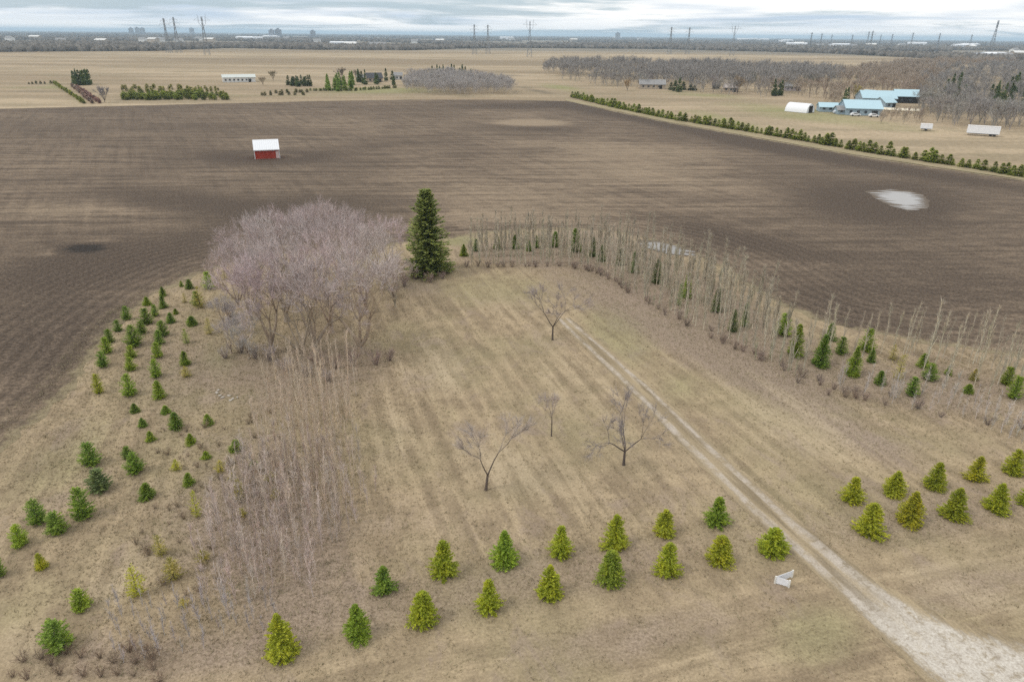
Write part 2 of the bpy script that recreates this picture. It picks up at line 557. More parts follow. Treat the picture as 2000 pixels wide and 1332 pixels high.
set_attr(me, 'pale', np.clip(blobs(V, [(860, 720, 80, 60, 30, .75), (1000, 920, 170, 60, 20, .6), (1560, 830, 190, 80, 25, .6), (1150, 760, 160, 60, 30, .45),
                                       (250, 1100, 160, 50, -35, .5), (980, 590, 100, 35, 0, .45), (1400, 1290, 300, 50, -8, .35), (760, 850, 60, 110, 0, .5), (30, 1260, 60, 60, 0, .5),
                                       (1920, 1170, 130, 26, 14, .7), (1800, 1110, 120, 30, -5, .5), (200, 1170, 120, 30, -35, .4)]), 0, 1))

# the tilled field round the back of the lot
FIELD = [g(*p)[:2] for p in ((-500, 1180), (-250, 1030), (0, 882), (80, 815), (150, 752), (180, 700), (215, 648), (300, 578), (400, 531), (445, 518), (520, 502), (640, 488),
         (790, 476), (870, 468), (960, 454), (1100, 448), (1200, 455), (1300, 475), (1400, 517), (1500, 585), (1620, 634), (1800, 670), (2000, 698), (2150, 723), (2350, 765), (2700, 820),
         (2900, 480), (2500, 432), (2150, 376), (2000, 353), (1850, 331), (1700, 309), (1500, 274), (1300, 239), (1200, 218), (1112, 198), (960, 195), (800, 195), (620, 198), (500, 201), (250, 207), (0, 213), (-400, 224), (-900, 240))]
field, me, V = sheet('tilled_field', FIELD, 0.012, soil_mat(), 1.5, 0.5, 5)
wet = blobs(V, [(530, 308, 150, 14, 0, .8), (350, 395, 200, 22, 4, .5), (660, 405, 200, 26, 0, .6), (260, 500, 240, 40, -10, .7), (80, 620, 180, 130, -20, .6),
                (1350, 252, 330, 9, 11, .9), (1700, 322, 350, 10, 9, .8), (1720, 400, 190, 40, 5, .8), (1430, 465, 160, 22, 12, .75), (1800, 560, 280, 70, 6, .5),
                (1010, 208, 130, 7, 0, .55), (1030, 250, 110, 6, 3, .5), (165, 485, 44, 9, 0, 2.2), (560, 430, 160, 20, 0, .4), (1640, 610, 120, 40, 25, .4), (350, 250, 280, 10, 0, .25), (100, 215, 160, 7, 0, .3),
                (1000, 400, 260, 60, 0, -.45), (1250, 330, 260, 40, 4, -.35), (1040, 241, 62, 6, 0, -1.5), (130, 410, 150, 20, 0, -.4), (95, 494, 30, 5, -8, -.8), (180, 473, 50, 4, -3, -.6),
                (700, 240, 180, 14, 0, -.25), (1180, 290, 180, 16, 4, -.25), (150, 320, 180, 20, 0, -.15), (560, 305, 26, 4, 0, -1.3), (490, 305, 14, 4, 0, -1.1), (1900, 420, 90, 10, 0, -.3), (1330, 480, 80, 8, 10, .4)])
set_attr(me, 'wet', wet)
FP = np.array([(p_[0], p_[1]) for p_ in FIELD])
ed = np.full(len(V), 1e9)
for i in range(len(FP)):
    a0_, b0_ = FP[i], FP[(i + 1) % len(FP)]
    ab = b0_ - a0_
    tt_ = np.clip(((V[:, :2] - a0_) @ ab) / (ab @ ab), 0, 1)
    ed = np.minimum(ed, np.linalg.norm(V[:, :2] - a0_ - tt_[:, None] * ab, axis=1))
set_attr(me, 'edge', ed)

# thin grass verges along the field's far sides
VERGE = [g(*p)[:2] for p in ((1104, 197), (1200, 217), (1300, 238), (1500, 273), (1700, 308), (1850, 330), (2000, 352), (2150, 375), (2300, 399),
                             (2300, 392), (2150, 368), (2000, 345), (1850, 323), (1700, 301), (1500, 266), (1300, 232), (1200, 211), (1104, 192))]
verge, me, V = sheet('grass_verge', VERGE, 0.03, lot.data.materials[0], 3.0, 0.2, 8)
for k_, v_ in (('front', 0), ('left', 0), ('litter', 0), ('lush', .55), ('pale', .45)):
    set_attr(me, k_, np.full(len(V), v_))

# driveway: two wheel tracks that open out into a gravel apron
DR = [(1100, 622, .9, 0), (1118, 640, 1.1, 0), (1150, 668, 1.25, 0), (1200, 712, 1.35, 0), (1260, 768, 1.4, 0), (1320, 828, 1.45, 0), (1380, 887, 1.5, 0.05), (1440, 944, 1.55, 0.05),
      (1500, 1000, 1.6, 0.0), (1560, 1054, 1.6, 0.05), (1615, 1100, 1.65, 0.15), (1672, 1146, 1.7, 0.35), (1730, 1190, 1.9, .75), (1800, 1240, 2.3, 1), (1880, 1290, 3.0, 1), (1970, 1342, 4.2, 1), (2080, 1400, 5.6, 1), (2250, 1500, 8, 1)]
C = np.array([g(x, y)[:2] for x, y, _, _ in DR])
tt = np.linspace(0, len(DR) - 1, 160)
ii = np.arange(len(DR))
cxs, cys = np.interp(tt, ii, C[:, 0]), np.interp(tt, ii, C[:, 1])
for arr in (cxs, cys):
    ker = np.ones(9) / 9
    arr[4:-4] = np.convolve(arr, ker, 'valid')
ws, al = np.interp(tt, ii, [d[2] * (.86 if d[1] < 1160 else 1) for d in DR]), np.interp(tt, ii, [d[3] for d in DR])
tx, ty = np.gradient(cxs), np.gradient(cys)
L = np.hypot(tx, ty)
nx, ny = -ty / L, tx / L
cross = np.linspace(-1.12, 1.12, 13)
rs = np.random.RandomState(4)
V, cr_, al_ = [], [], []
for i in range(len(tt)):
    for j, c in enumerate(cross):
        k = c * ws[i] + (rs.uniform(-.12, .12) if j in (0, 12) else 0)
        V.append((cxs[i] + nx[i] * k, cys[i] + ny[i] * k, 0.008))
        cr_.append(c)
        al_.append(al[i])
nj = len(cross)
Fc = np.array([(i * nj + j, i * nj + j + 1, (i + 1) * nj + j + 1, (i + 1) * nj + j) for i in range(len(tt) - 1) for j in range(nj - 1)])
me = mesh_np('driveway', V, Fc, gravel_mat())
set_attr(me, 'cross', cr_)
set_attr(me, 'along', al_)
link('driveway', me, kind='structure')

# standing water
mw, t, p = new_mat('puddle_water', 0.08, 0.35)
pos = ground_common(t)
rip = t.noise(t.mapped(pos, R(-14), (0.10, 0.9, 1)), 1.0, 5, 0.65, 0.4)
mud = t.rng(t.math('ADD', t.attr('rim'), t.math('MULTIPLY', t.math('SUBTRACT', rip, 0.5), 2.4)), 0.55, 0.95)
t.put(p.inputs['Base Color'], t.mix(mud, (0.20, 0.19, 0.18), (0.14, 0.112, 0.085)))
t.put(p.inputs['Roughness'], t.rng(mud, 0, 1, 0.08, 0.9))
t.put(p.inputs['Specular IOR Level'], t.rng(mud, 0, 1, 0.28, 0.05))
bump(t, p, rip, 0.12, 0.05)


def puddle(pts, seed):
    poly = [tuple(g(x, y)[:2]) for x, y in pts]
    rs_ = np.random.RandomState(seed)
    B = []
    for i in range(len(poly)):
        a, b = np.array(poly[i]), np.array(poly[(i + 1) % len(poly)])
        for j in range(6):
            B.append(a + (b - a) * j / 6 + rs_.uniform(-.25, .25, 2))
    c = np.mean(B, 0)
    V = [(c[0], c[1], .03)] + [(q[0], q[1], .03) for q in B]
    n = len(B)
    s = 0.5 * sum(B[i][0] * B[(i + 1) % n][1] - B[(i + 1) % n][0] * B[i][1] for i in range(n))
    f = [(0, 1 + i, 1 + (i + 1) % n) if s > 0 else (0, 1 + (i + 1) % n, 1 + i) for i in range(n)]
    me_ = mesh_np('puddle_water', V, f, mw)
    set_attr(me_, 'rim', [0.0] + [1.0] * n)
    link('puddle_water', me_, kind='structure')


puddle([(1690, 374), (1740, 370), (1780, 374), (1805, 382), (1816, 394), (1812, 408), (1775, 412), (1742, 404), (1712, 390)], 1)
puddle([(1242, 468), (1280, 470), (1315, 478), (1352, 488), (1362, 500), (1320, 500), (1280, 491), (1250, 482)], 2)

# ------------------------------------------------------------------ plant generators

def tris_from(base, dirv, side, length, width):
    """thin blades: base points, unit direction, unit side vector -> one triangle each"""
    a = base - side * width[:, None] / 2
    b = base + side * width[:, None] / 2
    c = base + dirv * length[:, None]
    V = np.stack([a, b, c], 1).reshape(-1, 3)
    return V, np.arange(len(V)).reshape(-1, 3)


def unit(v):
    return v / np.maximum(np.linalg.norm(v, axis=1, keepdims=True), 1e-9)


def conifer_mesh(name, seed, nb=190, nj=7, power=0.8, blade=(.26, .085), openness=0.25, h=3.0, r=1.0, skirt=0.10, droop=-0.10, irregular=.15):
    rs = np.random.RandomState(seed)
    z = np.sort(rs.rand(nb) ** 1.25) * 0.97 + 0.02       # fraction of the height
    ang = np.arange(nb) * 2.39996 + rs.uniform(-.4, .4, nb)
    prof = (1 - z) ** power
    prof = prof * np.where(z < skirt, 0.72 + 0.28 * z / skirt, 1)
    side_bias = 1 + irregular * np.sin(ang * 2 + rs.uniform(0, 6)) * np.sin(z * 9 + rs.uniform(0, 6))
    rad = prof * r * rs.uniform(1 - openness, 1.06, nb) * side_bias + 0.03 * r
    B, D, S, LN, WD = [], [], [], [], []
    for i in range(nb):
        o = np.array([math.cos(ang[i]), math.sin(ang[i]), 0])
        s = np.array([-o[1], o[0], 0])
        up = (droop + 0.75 * z[i] ** 1.5)
        for j in range(nj):
            f = (j + rs.uniform(.2, 1)) / nj
            f = f ** 0.75
            p0 = np.array([0, 0, z[i] * h]) + o * rad[i] * f + np.array([0, 0, 1]) * (up * rad[i] * f + 0.10 * rad[i] * f * f)
            for q in (-1, 0, 1):
                dv = o * rs.uniform(.5, 1) + s * (q * rs.uniform(.5, 1.0)) + np.array([0, 0, rs.uniform(-.15, .6)])
                B.append(p0)
                D.append(dv)
                sd = np.cross(dv, np.array([rs.uniform(-.6, .6), rs.uniform(-.6, .6), 1]))
                S.append(sd)
                LN.append(blade[0] * rs.uniform(.6, 1.2) * (1.05 - 0.45 * f) * (0.55 + 0.5 * (1 - z[i])))
                WD.append(blade[1] * rs.uniform(.7, 1.3))
    for k in range(10):                                     # leader shoot
        B.append(np.array([0, 0, h * (0.93 + .006 * k)]))
        D.append(np.array([rs.uniform(-.4, .4), rs.uniform(-.4, .4), 1]))
        S.append(np.cross(D[-1], rs.uniform(-1, 1, 3)))
        LN.append(blade[0] * .6)
        WD.append(blade[1] * .6)
    V, Fc = tris_from(np.array(B), unit(np.array(D)), unit(np.array(S)), np.array(LN), np.array(WD))
    V[:, 2] = np.maximum(V[:, 2], 0.02)
    crown = mesh_np(name + '_crown', V, Fc, M_LEAF)
    tb = MB()
    tb.bar((0, 0, -0.05), (0, 0, h * .55), 0.022 * h, 0.012 * h, 6)
    tb.bar((0, 0, h * .55), (0, 0, h * .96), 0.012 * h, 0.003 * h, 5)
    return (('trunk', tb.mesh(name + '_trunk', M_BARK)), ('crown', crown))


def join_parts(pr):
    """trunk and twigs of a far tree as plain arrays of triangles"""
    out_ = []
    for _, me_ in pr:
        n = len(me_.vertices)
        V_ = np.zeros(n * 3, np.float32)
        me_.vertices.foreach_get('co', V_)
        me_.calc_loop_triangles()
        T_ = np.zeros(len(me_.loop_triangles) * 3, np.int32)
        me_.loop_triangles.foreach_get('vertices', T_)
        out_.append((V_.reshape(-1, 3), T_.reshape(-1, 3)))
    return out_


class Seg:
    def __init__(s):
        s.a, s.b, s.ra, s.rb = [], [], [], []

    def add(s, a, b, ra, rb):
        s.a.append(a)
        s.b.append(b)
        s.ra.append(ra)
        s.rb.append(rb)

    def tubes(s, k):
        a, b = np.array(s.a), np.array(s.b)
        d = unit(b - a)
        ref = np.where(np.abs(d[:, 2:3]) > .9, np.array([[1., 0, 0]]), np.array([[0, 0, 1.]]))
        u = unit(np.cross(d, ref))
        q = np.cross(d, u)
        V = []
        for p_, r_ in ((a, np.array(s.ra)), (b, np.array(s.rb))):
            for i in range(k):
                th = 2 * math.pi * i / k
                V.append(p_ + (u * math.cos(th) + q * math.sin(th)) * r_[:, None])
        V = np.stack(V, 1)
        n = len(a)
        base = (np.arange(n) * 2 * k)[:, None]
        Fc = np.concatenate([base + np.array([[i, (i + 1) % k, k + (i + 1) % k, k + i]]) for i in range(k)])
        return V.reshape(-1, 3), Fc


def bare_tree(name, seed, h=11.0, stems=5, spread=.45, levels=4, twigs=6000, tw=(.9, .022), r0=.16, fork=.10, kids=3, sym=True, lean=(0, 0), up=.25, low=False, minlev=2):
    """leafless tree: trunk and limbs as tapering tubes, a crown of fine twigs"""
    rs = np.random.RandomState(seed)
    big, tips = Seg(), []

    def grow(p, d, length, r, lev):
        n = 3
        for i in range(n):
            d = d + rs.normal(0, .10, 3) + np.array([0, 0, up * .3])
            d = d / np.linalg.norm(d)
            q = p + d * length / n
            rb = r * (0.82 if i < n - 1 else .72)
            big.add(p, q, r, rb)
            if lev >= minlev or (low and (lev or i)):
                tips.append((p, q, lev))
            p, r = q, rb
        if lev >= levels:
            return
        for c in range(kids if lev else kids):
            ax = rs.normal(0, 1, 3)
            ax -= ax.dot(d) * d
            ax /= np.linalg.norm(ax)
            an = rs.uniform(.25, .62)
            dd = d * math.cos(an) + ax * math.sin(an)
            grow(p, dd, length * rs.uniform(.62, .85), r * rs.uniform(.6, .8), lev + 1)

    base = np.zeros(3)
    if fork > 0:
        top = np.array([lean[0], lean[1], 1.0]) * h * fork
        big.add(np.array([0, 0, -.1]), top * .5, r0 * 1.5, r0 * 1.1)
        big.add(top * .5, top, r0 * 1.1, r0)
        base = top
    L0 = h * (1 - fork) / (1 + .74 + .74 ** 2 + .74 ** 3 * (levels > 3)) * .98
    a0 = rs.uniform(0, 6.28)
    for i in range(stems):
        th = a0 + i * 6.283 / stems + rs.uniform(-.35, .35)
        sp = spread * rs.uniform(.6, 1.25)
        d = np.array([math.cos(th) * sp, math.sin(th) * sp, 1.0])
        grow(base.copy(), d / np.linalg.norm(d), L0 * rs.uniform(.85, 1.1), r0 * rs.uniform(.55, .85), 0 if stems > 1 else 0)
    V1, F1 = big.tubes(5)
    trunk = mesh_np(name + '_trunk', V1, F1, M_LIMB, smooth=True)
    T = rs.randint(0, len(tips), twigs)
    A = np.array([tips[i][0] for i in T])
    Bq = np.array([tips[i][1] for i in T])
    P0 = A + (Bq - A) * rs.rand(twigs, 1)
    D = unit(unit(Bq - A) * .9 + rs.normal(0, .55, (twigs, 3)) + np.array([0, 0, .25]))
    S = unit(np.cross(D, rs.normal(0, 1, (twigs, 3))))
    V2, F2 = tris_from(P0, D, S, tw[0] * rs.uniform(.45, 1.25, twigs), tw[1] * rs.uniform(.6, 1.4, twigs))
    V2[:, 2] = np.maximum(V2[:, 2], .05)
    crown = mesh_np(name + '_crown', V2, F2, M_TWIG)
    return (('trunk', trunk), ('crown', crown))


def whip(name, seed, h=6.0, shoots=16, twigs=160, r0=.045, tw=(.7, .016), start=.18, angle=.35):
    """young slender poplar: one thin stem and upright side shoots"""
    rs = np.random.RandomState(seed)
    sg, tips = Seg(), []
    pts = [np.array([0, 0, -.05])]
    off = np.zeros(2)
    for i in range(5):
        off = off + rs.normal(0, .012 * h, 2)
        pts.append(np.array([off[0], off[1], h * (i + 1) / 5]))
    for i in range(5):
        sg.add(pts[i], pts[i + 1], r0 * (1 - i * .18), r0 * (1 - (i + 1) * .18))
    for k in range(shoots):
        f = start + (0.92 - start) * rs.rand()
        i = min(int(f * 5), 4)
        p = pts[i] + (pts[i + 1] - pts[i]) * (f * 5 - i)
        th = rs.uniform(0, 6.28)
        an = angle * rs.uniform(.7, 1.5)
        d = np.array([math.cos(th) * math.sin(an), math.sin(th) * math.sin(an), math.cos(an)])
        ln = h * (1 - f * .8) * rs.uniform(.18, .36)
        q = p + d * ln
        sg.add(p, q, r0 * .42, r0 * .15)
        tips.append((p, q))
    V1, F1 = sg.tubes(3)
    T = rs.randint(0, len(tips), twigs)
    A = np.array([tips[i][0] for i in T])
    B = np.array([tips[i][1] for i in T])
    P0 = A + (B - A) * rs.rand(twigs, 1)
    D = unit(unit(B - A) + rs.normal(0, .4, (twigs, 3)))
    S = unit(np.cross(D, rs.normal(0, 1, (twigs, 3))))
    V2, F2 = tris_from(P0, D, S, tw[0] * rs.uniform(.4, 1.2, twigs), tw[1] * rs.uniform(.6, 1.4, twigs))
    return (('stem', mesh_np(name + '_stem', V1, F1, M_LIMB)), ('twigs', mesh_np(name + '_twigs', V2, F2, M_TWIG)))


def bush(name, seed, h=1.5, r=.8, stems=28, twigs=420, tw=(.45, .02)):
    """many-stemmed bare bush"""
    rs = np.random.RandomState(seed)
    sg, tips = Seg(), []
    for k in range(stems):
        th = rs.uniform(0, 6.28)
        b = np.array([math.cos(th), math.sin(th), 0]) * rs.rand() * r * .25
        e = b + np.array([math.cos(th) * r * rs.uniform(.15, 1), math.sin(th) * r * rs.uniform(.15, 1), h * rs.uniform(.6, 1.0)])
        m = b * .5 + e * .5 + rs.normal(0, .06, 3) + np.array([0, 0, .08 * h])
        sg.add(b, m, .014, .010)
        sg.add(m, e, .010, .004)
        tips += [(b, m), (m, e), (m, e)]
    V1, F1 = sg.tubes(3)
    T = rs.randint(0, len(tips), twigs)
    A = np.array([tips[i][0] for i in T])
    B = np.array([tips[i][1] for i in T])
    P0 = A + (B - A) * rs.rand(twigs, 1)
    D = unit(unit(B - A) + rs.normal(0, .6, (twigs, 3)))
    S = unit(np.cross(D, rs.normal(0, 1, (twigs, 3))))
    V2, F2 = tris_from(P0, D, S, tw[0] * rs.uniform(.4, 1.2, twigs), tw[1] * rs.uniform(.6, 1.4, twigs))
    V2[:, 2] = np.maximum(V2[:, 2], .03)
    return (('stems', mesh_np(name + '_stems', V1, F1, M_LIMB)), ('twigs', mesh_np(name + '_twigs', V2, F2, M_TWIG)))


# ------------------------------------------------------------------ the white sign
M_WHITE = plain('white_panel', (0.80, 0.81, 0.83), 0.04, 3.0, 0.45, 0.4)
M_PALEWOOD = plain('pale_post', (0.76, 0.74, 0.68), 0.12, 5.0, 0.8, 0.2)
a_, b_, c_ = g(1513, 1139), g(1546, 1127), g(1540, 1147)
sign = thing('yard_sign', 'white two-panel yard sign set as a V on the grass beside the gravel track', 'sign', (a_[0], a_[1], 0))


def panel_between(p, q, z0, z1, th):
    mb = MB()
    d = np.array([q[0] - p[0], q[1] - p[1]])
    n = np.array([-d[1], d[0]]) / np.linalg.norm(d) * th / 2
    V = [(p[0] - n[0], p[1] - n[1], z0), (q[0] - n[0], q[1] - n[1], z0), (q[0] + n[0], q[1] + n[1], z0), (p[0] + n[0], p[1] + n[1], z0)]
    V += [(x, y, z1) for x, y, _ in V]
    return mb.add(V, [(3, 2, 1, 0), (4, 5, 6, 7), (0, 1, 5, 4), (1, 2, 6, 5), (2, 3, 7, 6), (3, 0, 4, 7)])


A2, B2, C2 = np.zeros(2), (b_ - a_)[:2], (c_ - a_)[:2]
for q in (B2, C2):
    u = q / np.linalg.norm(q)
    link('panel', panel_between(u * .07, q - u * .05, .06, .56, .025).mesh('sign_panel', M_WHITE), sign)
for q in (A2, B2, C2):
    link('post', MB().box(q[0] - .045, q[0] + .045, q[1] - .045, q[1] + .045, -.2, .60).mesh('sign_post', M_PALEWOOD), sign)

# ------------------------------------------------------------------ red shed
M_RED = plain('red_boards', (0.40, 0.055, 0.032), 0.18, 2.0, 0.7, 0.25, streak=True)
M_TRIM = plain('white_trim', (0.72, 0.70, 0.68), 0.06, 2.0, 0.6, 0.3)
M_ROOF = plain('pale_metal_roof', (0.80, 0.82, 0.84), 0.05, 1.0, 0.4, 0.45, streak=True)
M_DARK = plain('dark_opening', (0.03, 0.028, 0.026), 0.2, 2.0, 0.8, 0.2)


def prism_roof(x0, x1, y0, y1, z0, z1, th=.12, over=.0):
    """gable roof, ridge along x"""
    ym = (y0 + y1) / 2
    mb = MB()
    for ya in (y0, y1):
        n = math.hypot(ym - ya, z1 - z0)
        V = [(x0, ya, z0), (x1, ya, z0), (x1, ym, z1), (x0, ym, z1)]
        V += [(x, y, z + th) for x, y, z in V]
        fs = [(0, 3, 2, 1), (4, 5, 6, 7), (0, 1, 5, 4), (1, 2, 6, 5), (2, 3, 7, 6), (3, 0, 4, 7)]
        mb.add(V, fs)
    return mb


def house_wall(x, y, z, ridge=None):
    """four walls with gable ends (ridge along x)"""
    mb = MB()
    V = [(-x, -y, 0), (x, -y, 0), (x, y, 0), (-x, y, 0), (-x, -y, z), (x, -y, z), (x, y, z), (-x, y, z)]
    f = [(0, 1, 5, 4), (2, 3, 7, 6)]
    if ridge:
        V += [(-x, 0, ridge), (x, 0, ridge)]
        f += [(1, 2, 6, 9, 5), (3, 0, 4, 8, 7), (4, 5, 9, 8), (6, 7, 8, 9)]
    else:
        f += [(1, 2, 6, 5), (3, 0, 4, 7), (4, 5, 6, 7)]
    return mb.add(V, f)


ps = g(523, 311)
fw = math.atan2(-ps[0], ps[1])          # turn of the shed so that its long side faces the lot
ps = ps + np.array([-math.sin(fw), math.cos(fw), 0]) * 2.6
shed = thing('red_shed', 'small red board shed with pale metal gable roof standing alone in the tilled field', 'shed', ps, fw)
hx, hy, hz, rz = 3.25, 2.5, 2.75, 4.75
link('wall', house_wall(hx, hy, hz, rz).mesh('shed_wall', M_RED), shed)
rf = link('roof', prism_roof(-hx - .15, hx + .15, -hy - .45, hy + .45, hz - .32, rz + .02).mesh('shed_roof', M_ROOF), shed)
rb = MB()
for i in range(13):
    x = -hx - .1 + i * (2 * hx + .2) / 12
    for s in (-1, 1):
        rb.bar((x, s * (hy + .45), hz - .17), (x, 0, rz + .17), .025, .025, 4)
link('ridge_seams', rb.mesh('shed_roof_ribs', M_ROOF), rf)
for i in range(22):                      # vertical boards on the long side and the ends
    x = -hx + .16 + i * (2 * hx - .3) / 21
    if abs(x - 2.75) < .55:
        continue
    link('plank', MB().box(x - .13, x + .13, -hy - .03 - .012 * (i % 2), -hy - .003, .12, hz - .18).mesh('shed_plank', M_RED), shed)
for sx_ in (-1, 1):
    link('corner_board', MB().box(sx_ * hx - .09, sx_ * hx + .09, -hy - .07, -hy + .06, 0, hz - .1).mesh('shed_corner', M_TRIM), shed)
link('fascia_board', MB().box(-hx - .1, hx + .1, -hy - .52, -hy - .47, hz - .42, hz - .22).mesh('shed_fascia', M_TRIM), shed)
dr = link('door', MB().box(2.3, 3.1, -hy - .09, -hy - .05, .08, 2.05).mesh('shed_door', plain('pink_white_door', (.66, .50, .46), .1, 3.0)), shed)
link('handle', MB().box(2.38, 2.44, -hy - .13, -hy - .092, .98, 1.12).mesh('shed_handle', M_DARK), dr)
link('sill_board', MB().box(-hx, 2.2, -hy - .075, -hy - .045, .05, .17).mesh('shed_sill', plain('faded_red', (.42, .16, .12), .15, 3.0)), shed)

# ------------------------------------------------------------------ conifers
SPR = [conifer_mesh(f'young_spruce_{i}', 20 + i, (290, 260, 300, 250)[i % 4], 9, (.62, .74, .82, .68, .9)[i % 5], blade=(.25, .068), openness=(.20, .30, .25)[i % 3], r=1.10, irregular=(.12, .3, .2)[i % 3], skirt=(.08, .16)[i % 2]) for i in range(9)]
PIN = [conifer_mesh(f'bushy_pine_{i}', 40 + i, 150, 7, .55, (.30, .08), .38, 2.6, 1.05, .2, .15, .25) for i in range(4)]
SPA = [conifer_mesh(f'thin_pine_{i}', 60 + i, 75, 5, .5, (.30, .055), .5, 2.6, 1.0, .2, .2, .3) for i in range(3)]
LOWC = [conifer_mesh(f'far_spruce_{i}', 80 + i, 70, 4, .7, (.60, .30), .3, 3.0, 1.1) for i in range(4)]
ROUND = [conifer_mesh(f'round_shrub_{i}', 90 + i, 60, 4, .38, (.60, .30), .35, 3.0, 1.1, .25, .2, .2) for i in range(3)]

GREEN = {'bright': (.440, .490, .064), 'green': (.335, .440, .072), 'dark': (.260, .370, .078), 'yellow': (.500, .520, .066),
         'olive': (.450, .415, .125), 'blue': (.260, .335, .145), 'deep': (.150, .200, .076), 'hedge': (.355, .405, .088)}


def jcol(c, s=.12):
    f = random.uniform(1 - s, 1 + s)
    return tuple(min(1, v * f * random.uniform(.97, 1.03)) for v in c)


def conifer(px, py, hpx, wpx, tone, protos, label, group, name='young_spruce', base_h=3.0, base_r=1.0, cat='conifer', single=False):
    """px,py: lowest point of the crown in the photo"""
    P = g(px, py)
    rad = wpx / 2 * depth(P) / F
    el = depr(P)
    back = rad * .80
    d = math.hypot(P[0], P[1])
    P = P * (1 + back / d)
    P[2] = 0
    hh = max(.35, height_for(P, py - hpx))
    hh = min(hh, rad * 5.5)
    s = (rad / base_r, rad / base_r, hh / base_h)
    pr = random.choice(protos)
    if single:
        return thing(name, label, cat, P, random.uniform(0, 6.28), s, group, jcol(GREEN[tone]), mesh=pr[1][1])
    return thing(name, label, cat, P, random.uniform(0, 6.28), s, group, jcol(GREEN[tone], .12), parts=pr)


ORD = 'first second third fourth fifth sixth seventh eighth ninth tenth'.split()
TN = {'bright': 'yellow-green', 'green': 'mid-green', 'dark': 'dark green', 'yellow': 'golden green', 'olive': 'olive', 'blue': 'grey-green', 'deep': 'deep green', 'hedge': 'green'}
outer = [(1505, 1093, 60, 62, 'bright'), (1402, 1112, 64, 56, 'yellow'), (1300, 1133, 72, 54, 'bright'), (1190, 1153, 76, 58, 'green'), (1072, 1178, 74, 58, 'bright'),
         (955, 1206, 74, 54, 'bright'), (828, 1233, 76, 60, 'bright'), (702, 1263, 82, 62, 'green'), (556, 1300, 100, 72, 'bright')]
inner = [(1397, 1035, 64, 52, 'green'), (1295, 1054, 58, 50, 'bright'), (1199, 1082, 76, 58, 'bright'), (1094, 1097, 70, 50, 'bright'), (985, 1117, 80, 60, 'green'), (868, 1138, 82, 60, 'bright'), (752, 1168, 62, 50, 'dark')]
router = [(1692, 1054, 70, 60, 'yellow'), (1771, 1031, 70, 56, 'yellow'), (1857, 1020, 66, 54, 'bright'), (1940, 1005, 60, 50, 'bright'), (2002, 992, 50, 42, 'bright')]
rinner = [(1660, 988, 56, 48, 'yellow'), (1742, 973, 52, 48, 'bright'), (1821, 960, 56, 44, 'bright'), (1901, 944, 52, 44, 'yellow'), (1974, 931, 52, 42, 'bright')]
for lst, what in ((outer, 'roadside row on the white sign\'s side'), (inner, 'inner row on the white sign\'s side'),
                  (router, 'roadside row across the track from the sign'), (rinner, 'inner row across the track from the sign')):
    for i, (x, y, h_, w_, tn) in enumerate(lst):
        conifer(x, y, h_, w_, tn, SPR, f'{TN[tn]} young spruce, {ORD[i]} from the track, {what}', 'young spruces planted in rows along the front')

